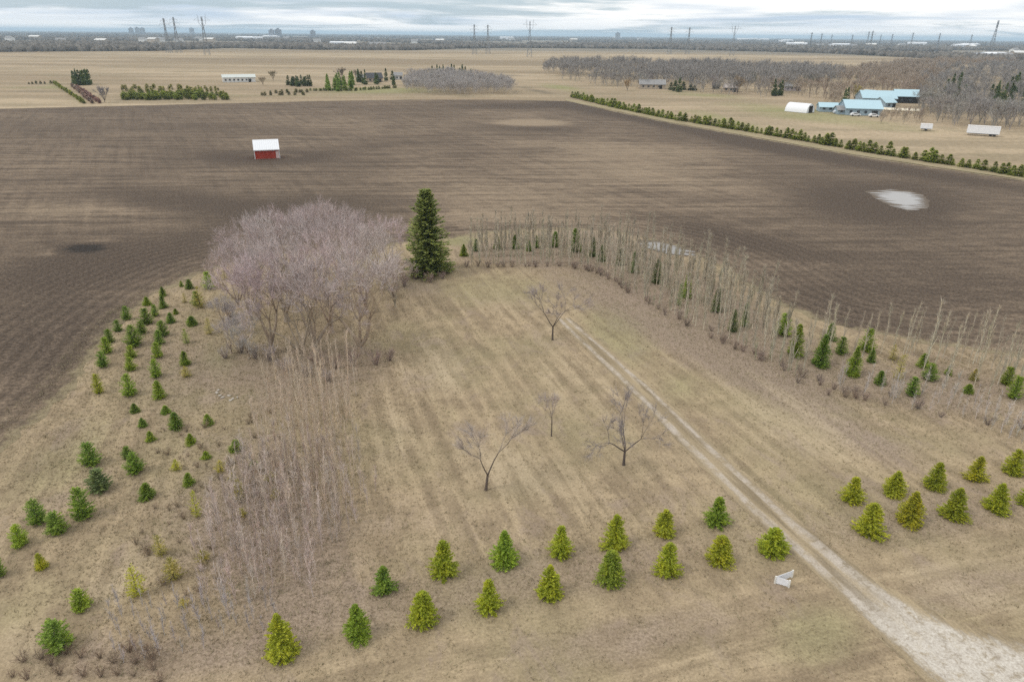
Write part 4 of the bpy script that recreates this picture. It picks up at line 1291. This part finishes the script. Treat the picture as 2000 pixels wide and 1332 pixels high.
far_conifers(scatter_px(1845, 1880, 172, 198, 9, (22, 38), (9, 14)) + scatter_px(1930, 2000, 178, 204, 18, (20, 36), (9, 14)) + scatter_px(1800, 1830, 185, 192, 4, (14, 22), (9, 12)), 'deep green conifer deep in the grey wood behind the white trailer', 'conifers in the grey wood', 'deep')

# nursery rows: low round evergreens
for q in inside([(238, 196), (450, 196), (440, 188), (400, 184), (240, 186)], 150, 1.5, 51):
    hgt = random.uniform(1.6, 3.0)
    thing('nursery_evergreen', 'low green nursery evergreen in the dense block at the field edge', 'shrub', q, random.uniform(0, 6.28), (hgt * .58, hgt * .58, hgt / 3), 'evergreens of the dense nursery block', jcol((.30, .35, .08), .3), mesh=random.choice(ROUND)[1][1])
for q in inside([(238, 183), (440, 183), (420, 172), (235, 170)], 60, 4, 52):
    hgt = random.uniform(1.2, 2.4)
    thing('nursery_evergreen', 'scattered yellowish nursery evergreen behind the dense green block', 'shrub', q, random.uniform(0, 6.28), (hgt * .58, hgt * .58, hgt / 3), 'scattered yellowish nursery evergreens', jcol((.40, .40, .12), .3), mesh=random.choice(ROUND)[1][1])
for q in along([(505, 187), (600, 186)], 3.0, .8) + along([(515, 183), (600, 181)], 3.0, .8):
    hgt = random.uniform(1.4, 2.2)
    thing('nursery_evergreen', 'small dark nursery evergreen in the spaced row beyond the tilled field', 'shrub', q, random.uniform(0, 6.28), (hgt * .58, hgt * .58, hgt / 3), 'evergreens of the spaced row', jcol((.22, .225, .08), .25), mesh=random.choice(ROUND)[1][1])
for q in along([(600, 178), (690, 178), (775, 172)], 2.0, .3):
    hgt = random.uniform(1.3, 1.9)
    thing('hedge_shrub', 'clipped green shrub of the hedge below the farmhouse', 'shrub', q, random.uniform(0, 6.28), (hgt * .6, hgt * .6, hgt / 3), 'shrubs of the farmhouse hedge', jcol((.26, .31, .08), .2), mesh=random.choice(ROUND)[1][1])
for pts, colr, what in (([(105, 163), (165, 203)], (.33, .36, .09), 'yellow-green'), ([(150, 172), (196, 203)], (.42, .28, .25), 'reddish'), ([(55, 165), (105, 164)], (.17, .18, .06), 'olive'), ([(140, 168), (182, 203)], (.40, .31, .27), 'brownish red')):
    for q in along(pts, 2.6, .3):
        hgt = random.uniform(1.2, 2.0)
        thing('nursery_shrub', f'{what} shrub in the straight nursery row running to the conifer clump', 'shrub', q, random.uniform(0, 6.28), (hgt * .55, hgt * .55, hgt / 3), f'{what} shrubs of the nursery row', jcol(colr, .2), mesh=random.choice(ROUND)[1][1])

# a few round trees beyond the field
for x, y, yt, colr, lab in ((534, 158, 138, (.20, .165, .09), 'round olive-brown tree beyond the long white building'), (514, 167, 150, (.27, .21, .14), 'round tan leafless tree beside the long white building'),
                            (668, 158, 134, (.15, .12, .09), 'round dark brown tree behind the farmhouse conifers'), (696, 156, 137, (.17, .14, .11), 'round grey-brown tree beside the dark-roofed farmhouse'),
                            (1225, 178, 156, (.36, .25, .13), 'orange-tan leafless tree in front of the meadow wood'), (1668, 196, 168, (.36, .30, .10), 'yellow-green willow behind the blue roofs'), (205, 200, 168, (.26, .24, .24), 'grey leafless tree between the nursery rows'),
                            (1440, 183, 150, (.30, .235, .16), 'broad tan leafless tree beside the small dark shed')):
    P = g(x, y)
    hh = height_for(P, yt)
    o = thing('round_tree', lab, 'tree', P, random.uniform(0, 6), (hh / 8, hh / 8, hh / 8), None, None, parts=random.choice(RT))
    for c in o.children:
        c.color = (*(colr if c.name.startswith('crown') else (.15, .12, .10)), 1)

# ------------------------------------------------------------------ far buildings
M_BLUE = plain('blue_metal_roof', (.40, .57, .64), .10, .6, .45, .4, streak=True)
M_BLUE2 = plain('weathered_blue_wall', (.30, .38, .43), .15, 1.0, .7, .3)
M_GREYROOF = plain('grey_shingle_roof', (.27, .265, .26), .15, 1.0, .85, .2)
M_DARKROOF = plain('dark_shingle_roof', (.075, .075, .08), .2, 1.0, .85, .2)
M_WALL = plain('white_siding', (.68, .67, .64), .08, 1.0, .7, .25)
M_TAN = plain('tan_siding', (.42, .35, .27), .12, 1.0, .8, .2)
M_GLASS = plain('dark_window', (.05, .06, .07), .1, 1.0, .15, .5)


def building(name, label, cat, px, py, wpx, depth_m, wall_h, rise, wallm, roofm, rot=0.0, windows=2, door=True, group=None):
    P = g(px, py)
    wd = wpx * depth(P) / F
    hx_, hy_ = wd / 2, depth_m / 2
    face = math.atan2(-P[0], P[1]) + rot
    P = P + np.array([-math.sin(face), math.cos(face), 0]) * hy_
    o = thing(name, label, cat, (P[0], P[1], -.05), face, (1, 1, 1), group)
    link('wall', house_wall(hx_, hy_, wall_h, wall_h + rise).mesh(name + '_wall', wallm), o)
    link('roof', prism_roof(-hx_ - .4, hx_ + .4, -hy_ - .5, hy_ + .5, wall_h - .5 * rise / hy_ + .03, wall_h + rise + .03, .15).mesh(name + '_roof', roofm), o)
    n = windows
    for i in range(n):
        x = -hx_ + wd * (i + .7) / (n + .9)
        link('window', MB().box(x - .6, x + .6, -hy_ - .06, -hy_ - .01, 1.0, 2.1).mesh(name + '_window', M_GLASS), o)
    if door:
        x = hx_ - wd * .18
        link('door', MB().box(x - .9, x + .9, -hy_ - .07, -hy_ - .015, .05, 2.2).mesh(name + '_door', M_DARK), o)
    return o


building('farm_barn', 'long low barn with pale blue metal roof, foremost of the blue-roofed farm', 'barn', 1686, 226, 66, 16, 3.0, 3.0, M_BLUE2, M_BLUE, .25, 4, True)
building('farm_barn', 'blue-roofed barn with lean-to in the middle of the farm', 'barn', 1716, 206, 62, 14, 3.5, 3.2, M_BLUE2, M_BLUE, .3, 3, True)
building('farm_barn', 'smaller blue-roofed barn standing beside the grey wood', 'barn', 1772, 202, 44, 12, 3.5, 3.0, M_DARK, M_BLUE, .3, 2, False)
building('farm_shed', 'small blue-grey shed between the white tunnel and the barns', 'shed', 1618, 219, 34, 8, 2.2, 1.6, M_BLUE2, M_BLUE, .2, 2, True)
building('lumber_shelter', 'low cream lumber shelter beside the blue-roofed barns', 'shed', 1760, 221, 62, 4, 1.2, .6, plain('cream_boards', (.70, .62, .45), .1), plain('cream_roof', (.72, .66, .52), .1), .05, 0, False)
building('farm_shed', 'narrow blue-roofed shed wedged between the two larger barns', 'shed', 1738, 212, 26, 8, 2.8, 2.2, M_BLUE2, M_BLUE, .8, 1, True)
building('farm_shed', 'low grey-blue lean-to shed at the tunnel end of the foremost barn', 'shed', 1646, 224, 20, 7, 2.0, 1.4, M_BLUE2, M_GREYROOF, .3, 1, False)
building('farm_shed', 'small white shed at the back corner of the middle barn', 'shed', 1690, 196, 18, 7, 3.0, 2.2, M_WALL, M_BLUE, -.4, 1, True)
building('farmhouse', 'dark-roofed farmhouse among conifers beyond the tilled field', 'house', 733, 161, 30, 9, 3.0, 3.0, M_TAN, M_DARKROOF, .2, 3, True)
building('white_house', 'small white house beside the dark-roofed farmhouse', 'house', 778, 156, 16, 7, 3.0, 2.0, M_WALL, M_GREYROOF, 0, 1, True)
building('garden_house', 'small pale outbuilding in front of the farmhouse conifers', 'shed', 706, 159, 16, 6, 2.6, 1.8, M_WALL, M_GREYROOF, 0, 1, True)
building('long_building', 'long low white building on the prairie beyond the nursery rows', 'building', 468, 161, 60, 9, 3.2, 1.6, M_WALL, plain('pale_green_roof', (.55, .58, .55), .08), .05, 7, True)
building('meadow_house', 'grey-roofed bungalow at the foot of the meadow wood', 'house', 1274, 174, 50, 11, 2.8, 2.6, M_TAN, M_GREYROOF, .1, 4, True)
building('dark_shed', 'small dark shed at the edge of the meadow wood', 'shed', 1398, 174, 14, 5, 2.4, 1.6, M_DARK, M_DARKROOF, 0, 0, False)
building('small_house', 'low mauve-grey house half hidden in bare trees beyond the meadow', 'house', 1548, 178, 30, 9, 2.8, 2.2, plain('mauve_siding', (.42, .38, .40), .1), M_GREYROOF, .1, 3, True)
building('grey_house', 'tan house with pale roof behind the bare trees by the small dark shed', 'house', 1425, 180, 26, 9, 2.6, 2.2, M_TAN, plain('pale_brown_roof', (.40, .35, .32), .1), -.1, 2, True)

# white tunnel shed (quonset)
P = g(1566, 220)
wl = 46 * depth(P) / F
fc = math.atan2(-P[0], P[1]) - .5
o = thing('tunnel_shed', 'white round-topped tunnel shed with a dark open end', 'shed', (P[0], P[1] + 3, 0), fc)
V, Fc = [], []
NS = 14
for k, x in enumerate(np.linspace(-wl / 2, wl / 2, 8)):
    for i in range(NS + 1):
        a = math.pi * i / NS
        V.append((x, -3.6 * math.cos(a), 3.9 * math.sin(a)))
for k in range(7):
    for i in range(NS):
        b = k * (NS + 1) + i
        Fc.append((b, b + 1, b + NS + 2, b + NS + 1))
link('cover', mesh_np('tunnel_cover', V, Fc, M_WHITE, True), o)
for sx_, mt, nm in ((1, M_WHITE, 'end_wall'), (-1, M_WHITE, 'end_wall')):
    vv = [(sx_ * (wl / 2 - .1), -3.55 * math.cos(math.pi * i / NS), 3.85 * math.sin(math.pi * i / NS)) for i in range(NS + 1)]
    link(nm, mesh_np('tunnel_end', vv, [tuple(range(NS + 1))], mt), o)
link('door', MB().box(wl / 2 - .08, wl / 2 + .05, -1.6, 1.6, .02, 3.0).mesh('tunnel_end_shade', M_DARK), o)  # near-black panel paints the shade inside the open end, no real door
link('ribs', MB().bar((-wl / 2, 0, 3.95), (wl / 2, 0, 3.95), .06).mesh('tunnel_ridge', M_WHITE), o)


def trailer(px, py, wpx, hm, label, wheels=True):
    P = g(px, py)
    wd = wpx * depth(P) / F
    f_ = math.atan2(-P[0], P[1]) + .08
    o_ = thing('white_trailer', label, 'trailer', (P[0], P[1] + 1.2, 0), f_)
    link('body', MB().box(-wd / 2, wd / 2, -1.25, 1.25, .75, .75 + hm).mesh('trailer_body', M_WHITE), o_)
    link('roof', MB().box(-wd / 2 - .05, wd / 2 + .05, -1.3, 1.3, .75 + hm + .003, .85 + hm).mesh('trailer_roof', M_TRIM), o_)
    link('door', MB().box(wd / 2 + .003, wd / 2 + .05, -1.1, 1.1, .85, .65 + hm).mesh('trailer_door', M_TRIM), o_)
    link('chassis', MB().box(-wd / 2 + .3, wd / 2 - .2, -1.0, 1.0, .5, .747).mesh('trailer_chassis', M_DARK), o_)
    for x in (wd * .25, wd * .36) if wheels else (0,):
        for s_ in (-1, 1):
            link('wheel', MB().bar((x, s_ * 1.2, .5), (x, s_ * .9, .5), .5, .5, 12).mesh('trailer_wheel', M_DARK), o_)
    return o_


trailer(1922, 266, 54, 2.5, 'long white box trailer parked at the edge of the grey wood')
trailer(1811, 256, 20, 1.6, 'short white box trailer parked near the hedgerow', False)


def car(px, py, colr, label):
    P = g(px, py)
    o_ = thing('parked_car', label, 'car', (P[0], P[1], 0), random.uniform(-.4, .4))
    m = plain('car_paint', colr, .03, 1.0, .3, .5)
    prof = [(-2.1, .35), (2.1, .35), (2.15, .8), (1.2, .95), (.6, 1.45), (-1.2, 1.5), (-1.9, 1.0), (-2.15, .9)]
    n = len(prof)
    V_ = [(x, y, z) for y in (-.85, .85) for x, z in prof]
    link('body', mesh_np('car_body', V_, [tuple(range(n)), tuple(range(2 * n - 1, n - 1, -1))] + [(i, i + n, (i + 1) % n + n, (i + 1) % n) for i in range(n)], m), o_)
    link('window', MB().box(-1.0, .6, -.87, .87, 1.0, 1.36).mesh('car_window', M_GLASS), o_)
    for x in (-1.3, 1.35):
        for s_ in (-1, 1):
            link('wheel', MB().bar((x, s_ * .9, .33), (x, s_ * .7, .33), .33, .33, 10).mesh('car_wheel', M_DARK), o_)


car(1670, 227, (.75, .76, .78), 'white car parked in front of the blue-roofed barn, on the tunnel side')
car(1706, 229, (.80, .80, .80), 'white car parked at the corner of the foremost blue-roofed barn')
car(1636, 222, (.62, .66, .70), 'pale silver car parked beside the blue-grey shed')

# ------------------------------------------------------------------ pylons and the distant town
M_STEEL = plain('galvanised_steel', (.20, .21, .22), .1, 1.0, .6, .4)


def pylon(h, kind):
    b = MB()
    w0, w1 = h * .075, h * .016
    lv = [0, .16, .32, .48, .62, .74] + ([1.0] if kind == 'mast' else [.86, 1.0])
    def half(f):
        return w0 + (w1 - w0) * min(1, f / .74)
    r = h * .0042
    for i in range(len(lv) - 1):
        z0, z1, a, c = lv[i] * h, lv[i + 1] * h, half(lv[i]), half(lv[i + 1])
        for sx_ in (-1, 1):
            for sy_ in (-1, 1):
                b.bar((sx_ * a, sy_ * a, z0), (sx_ * c, sy_ * c, z1), r)
        for q in (-1, 1):
            b.bar((-a, q * a, z0), (c, q * c, z1), r * .6)
            b.bar((a, q * a, z0), (-c, q * c, z1), r * .6)
            b.bar((q * a, -a, z0), (q * c, c, z1), r * .6)
            b.bar((q * a, a, z0), (q * c, -c, z1), r * .6)
    arms = MB()
    if kind == 'arms':
        for f, ln in ((.72, .13), (.83, .16), (.93, .11)):
            for sx_ in (-1, 1):
                arms.bar((0, 0, f * h), (sx_ * ln * h, 0, f * h), r * .9, r * .5)
                arms.bar((0, 0, (f + .045) * h), (sx_ * ln * h, 0, f * h), r * .6, r * .5)
                arms.bar((sx_ * ln * h, 0, f * h), (sx_ * ln * h, 0, (f - .05) * h), r * .5)
    elif kind == 'fork':
        for sx_ in (-1, 1):
            arms.bar((0, 0, .70 * h), (sx_ * .10 * h, 0, .84 * h), r, r)
            arms.bar((sx_ * .10 * h, 0, .84 * h), (sx_ * .11 * h, 0, 1.06 * h), r, r * .7)
            arms.bar((sx_ * .085 * h, 0, .84 * h), (sx_ * .085 * h, 0, 1.02 * h), r * .6, r * .6)
            arms.bar((0, 0, .9 * h), (sx_ * .22 * h, 0, .9 * h), r, r * .6)
            arms.bar((sx_ * .11 * h, 0, .98 * h), (sx_ * .22 * h, 0, .9 * h), r * .6, r * .6)
    else:
        for k in range(4):
            arms.bar((-.03 * h, 0, (.8 + .05 * k) * h), (.03 * h, 0, (.8 + .05 * k) * h), r)
    return (('mast', b.mesh('pylon_mast', M_STEEL)), ('crossarm', arms.mesh('pylon_arm', M_STEEL)))


PY = {'arms': pylon(50, 'arms'), 'fork': pylon(50, 'fork'), 'mast': pylon(50, 'mast')}
for x, y0, yt, kd in ((331, 104, 36, 'arms'), (350, 104, 34, 'arms'), (405, 108, 33, 'fork'), (927, 107, 48, 'arms'), (953, 106, 49, 'arms'), (1034, 112, 42, 'fork'),
                      (1307, 107, 53, 'arms'), (1342, 107, 54, 'arms'), (1429, 110, 51, 'fork'), (1580, 101, 64, 'arms'), (1600, 100, 66, 'arms'), (1690, 102, 62, 'arms'), (1697, 103, 61, 'arms'), (1737, 100, 67, 'arms'),
                      (1776, 101, 64, 'arms'), (1828, 102, 65, 'arms'), (1890, 104, 68, 'arms'), (1620, 99, 68, 'arms'), (1660, 99, 68, 'arms'), (1933, 106, 40, 'mast'), (1715, 99, 68, 'arms')):
    P = g(x, y0)
    hh = height_for(P, yt)
    lab = {'arms': 'grey lattice power pylon with crossarms on the far prairie', 'fork': 'grey fork-topped lattice pylon on the far prairie', 'mast': 'lone slim lattice mast beyond the grey wood'}[kd]
    thing('power_pylon', lab, 'pylon', P, random.uniform(-.3, .3), (hh / 50,) * 3, {'arms': 'pylons with crossarms', 'fork': 'fork-topped pylons'}.get(kd), parts=PY[kd])

# far tree belts and town trees: spiky low domes, far too many to count
rs = np.random.RandomState(77)
pts = []
N = 90000
r = 1380 * (14000 / 1380) ** (rs.rand(N) ** 1.1)
a = rs.uniform(-.82, .82, N)
X, Y = r * np.sin(a), r * np.cos(a)
nz = np.sin(X * .0021 + 2 * np.sin(Y * .0013)) + np.sin(Y * .0052 + 1.5 * np.sin(X * .0017)) + .8 * np.sin(X * .011 + Y * .004)
px_, py_, _ = proj(np.stack([X, Y, np.zeros(N)], 1))
edge = np.interp(px_, [0, 300, 450, 600, 800, 1000, 1300, 1600, 1800, 2000], [1400, 1430, 1700, 1560, 1560, 1950, 2000, 1800, 1500, 1300])
keep = (r > edge) & (nz + rs.normal(0, .35, N) > np.where(r < edge + 160, -1.2, .15) - .25 * (r > 5000))
X, Y, r = X[keep], Y[keep], r[keep]
n = len(X)
ang = np.linspace(0, 2 * np.pi, 5, endpoint=False)
hh = rs.uniform(5, 11, n) * np.where(r > 5000, 1.3, 1)
rad = rs.uniform(3.0, 6.5, n) * (1 + r / 6000)
Vt = np.zeros((n, 11, 3))
for k in range(5):
    for l_, (rf_, zf) in enumerate(((.85, 0.0), (1.0, .55))):
        th = ang[k] + l_ * .6 + rs.uniform(-.3, .3, n)
        q = rad * rf_ * rs.uniform(.7, 1.2, n)
        Vt[:, l_ * 5 + k] = np.stack([X + q * np.cos(th), Y + q * np.sin(th), hh * zf * rs.uniform(.75, 1.2, n) - .1 * (l_ == 0)], 1)
Vt[:, 10] = np.stack([X + rs.uniform(-1, 1, n), Y + rs.uniform(-1, 1, n), hh], 1)
tri = []
for k in range(5):
    k2 = (k + 1) % 5
    tri += [(k, k2, 5 + k), (k2, 5 + k2, 5 + k), (5 + k, 5 + k2, 10)]
Fc = (np.arange(n)[:, None, None] * 11 + np.array(tri)[None]).reshape(-1, 3)
mf, t, p = new_mat('far_leafless_trees', .95, .05)
ge = t.n('ShaderNodeNewGeometry')
cc = t.mix(ge.outputs['Random Per Island'], (.085, .075, .065), (.19, .17, .145))
t.put(p.inputs['Base Color'], cc)
link('far_woodland', mesh_np('far_woodland', Vt.reshape(-1, 3), Fc, mf), kind='stuff', label='dark belts of leafless trees along the far edge of the prairie', category='woodland')

# town buildings
rs = np.random.RandomState(5)
TB = []
for k, (w_, d_, h_, ri) in enumerate(((16, 10, 5, 3), (45, 20, 7, 1.5), (22, 12, 6, 2.5))):
    TB.append((('wall', house_wall(w_ / 2, d_ / 2, h_, h_ + ri).mesh('town_wall', (M_WALL, M_WHITE, M_TAN)[k])), ('roof', prism_roof(-w_ / 2 - .5, w_ / 2 + .5, -d_ / 2 - .5, d_ / 2 + .5, h_ - .1, h_ + ri + .05, .3).mesh('town_roof', (M_GREYROOF, M_ROOF, M_WALL)[k]))))
TOWN = [(480, 79, 1), (495, 80, 1), (530, 76, 1), (670, 92, 1), (685, 93, 2), (660, 91, 0), (730, 92, 0), (745, 93, 0), (560, 79, 0), (280, 82, 0), (300, 83, 2), (315, 82, 0), (70, 78, 2), (20, 80, 0), (120, 84, 0), (200, 86, 2), (390, 80, 0), (410, 83, 2), (350, 84, 0), (620, 84, 0), (810, 85, 0), (860, 84, 2), (990, 78, 1), (1000, 80, 0),
        (1205, 76, 1), (1450, 80, 1), (1470, 79, 1), (1490, 81, 1), (1535, 84, 1), (1555, 92, 1), (1560, 90, 2), (1600, 94, 0), (1640, 94, 1), (1665, 95, 0), (1700, 93, 2), (1760, 92, 0), (1790, 90, 1), (1880, 95, 1), (1890, 93, 1), (1895, 97, 2), (1350, 82, 0), (1250, 80, 0), (1120, 82, 2), (1935, 116, 1), (1960, 117, 0), (1990, 112, 2), (1980, 104, 0)]
for x, y, k in TOWN:
    P = g(x, y)
    s_ = 1.0 + min(1.2, np.linalg.norm(P[:2]) / 5000)
    lab = ('small pale house among the far town trees', 'long white-roofed warehouse among the far town trees', 'tan house with a white roof among the far town trees')[k]
    thing('town_building', lab, 'building', (P[0], P[1], 0), rs.uniform(-.5, .5), (s_,) * 3, ('pale town houses', 'white town warehouses', 'tan town houses')[k], parts=TB[k])
M_TOWER = plain('concrete_tower', (.25, .27, .30), .1, .3, .8, .2)
for x, y, hm, wm in ((532, 76, 42, 24), (545, 76, 46, 32), (612, 76, 40, 26), (258, 70, 48, 26), (270, 70, 52, 22), (280, 70, 50, 26), (376, 70, 54, 30), (1206, 79, 50, 36)):
    P = g(x, y)
    P = P * min(1.0, 7500 / np.linalg.norm(P[:2]))
    o = thing('tower_block', 'grey distant tower block on the skyline', 'building', (P[0], P[1], 0), rs.uniform(-.3, .3), (1, 1, 1), 'tower blocks on the skyline')
    w2 = wm / 2
    link('wall', MB().box(-w2, w2, -12, 12, -.1, hm).mesh('tower_wall', M_TOWER), o)
    link('roof', MB().box(-w2 * .4, w2 * .4, -6, 6, hm + .02, hm + 6).mesh('tower_cap', M_TOWER), o)

# ------------------------------------------------------------------ haze
HZ = bpy.data.materials.new('haze')
HZ.use_nodes = True
t = NT(HZ.node_tree)
o = t.n('ShaderNodeOutputMaterial')
pv = t.n('ShaderNodeVolumePrincipled')
pv.inputs['Color'].default_value = (.62, .82, 1.0, 1)
pv.inputs['Density'].default_value = 0.00010
pv.inputs['Anisotropy'].default_value = 0.0
t.t.links.new(pv.outputs[0], o.inputs['Volume'])
link('haze', MB().box(-95000, 95000, -95000, 95000, -1.2, 84).mesh('haze', HZ), kind='stuff', label='thin blue air haze over the whole prairie', category='haze')
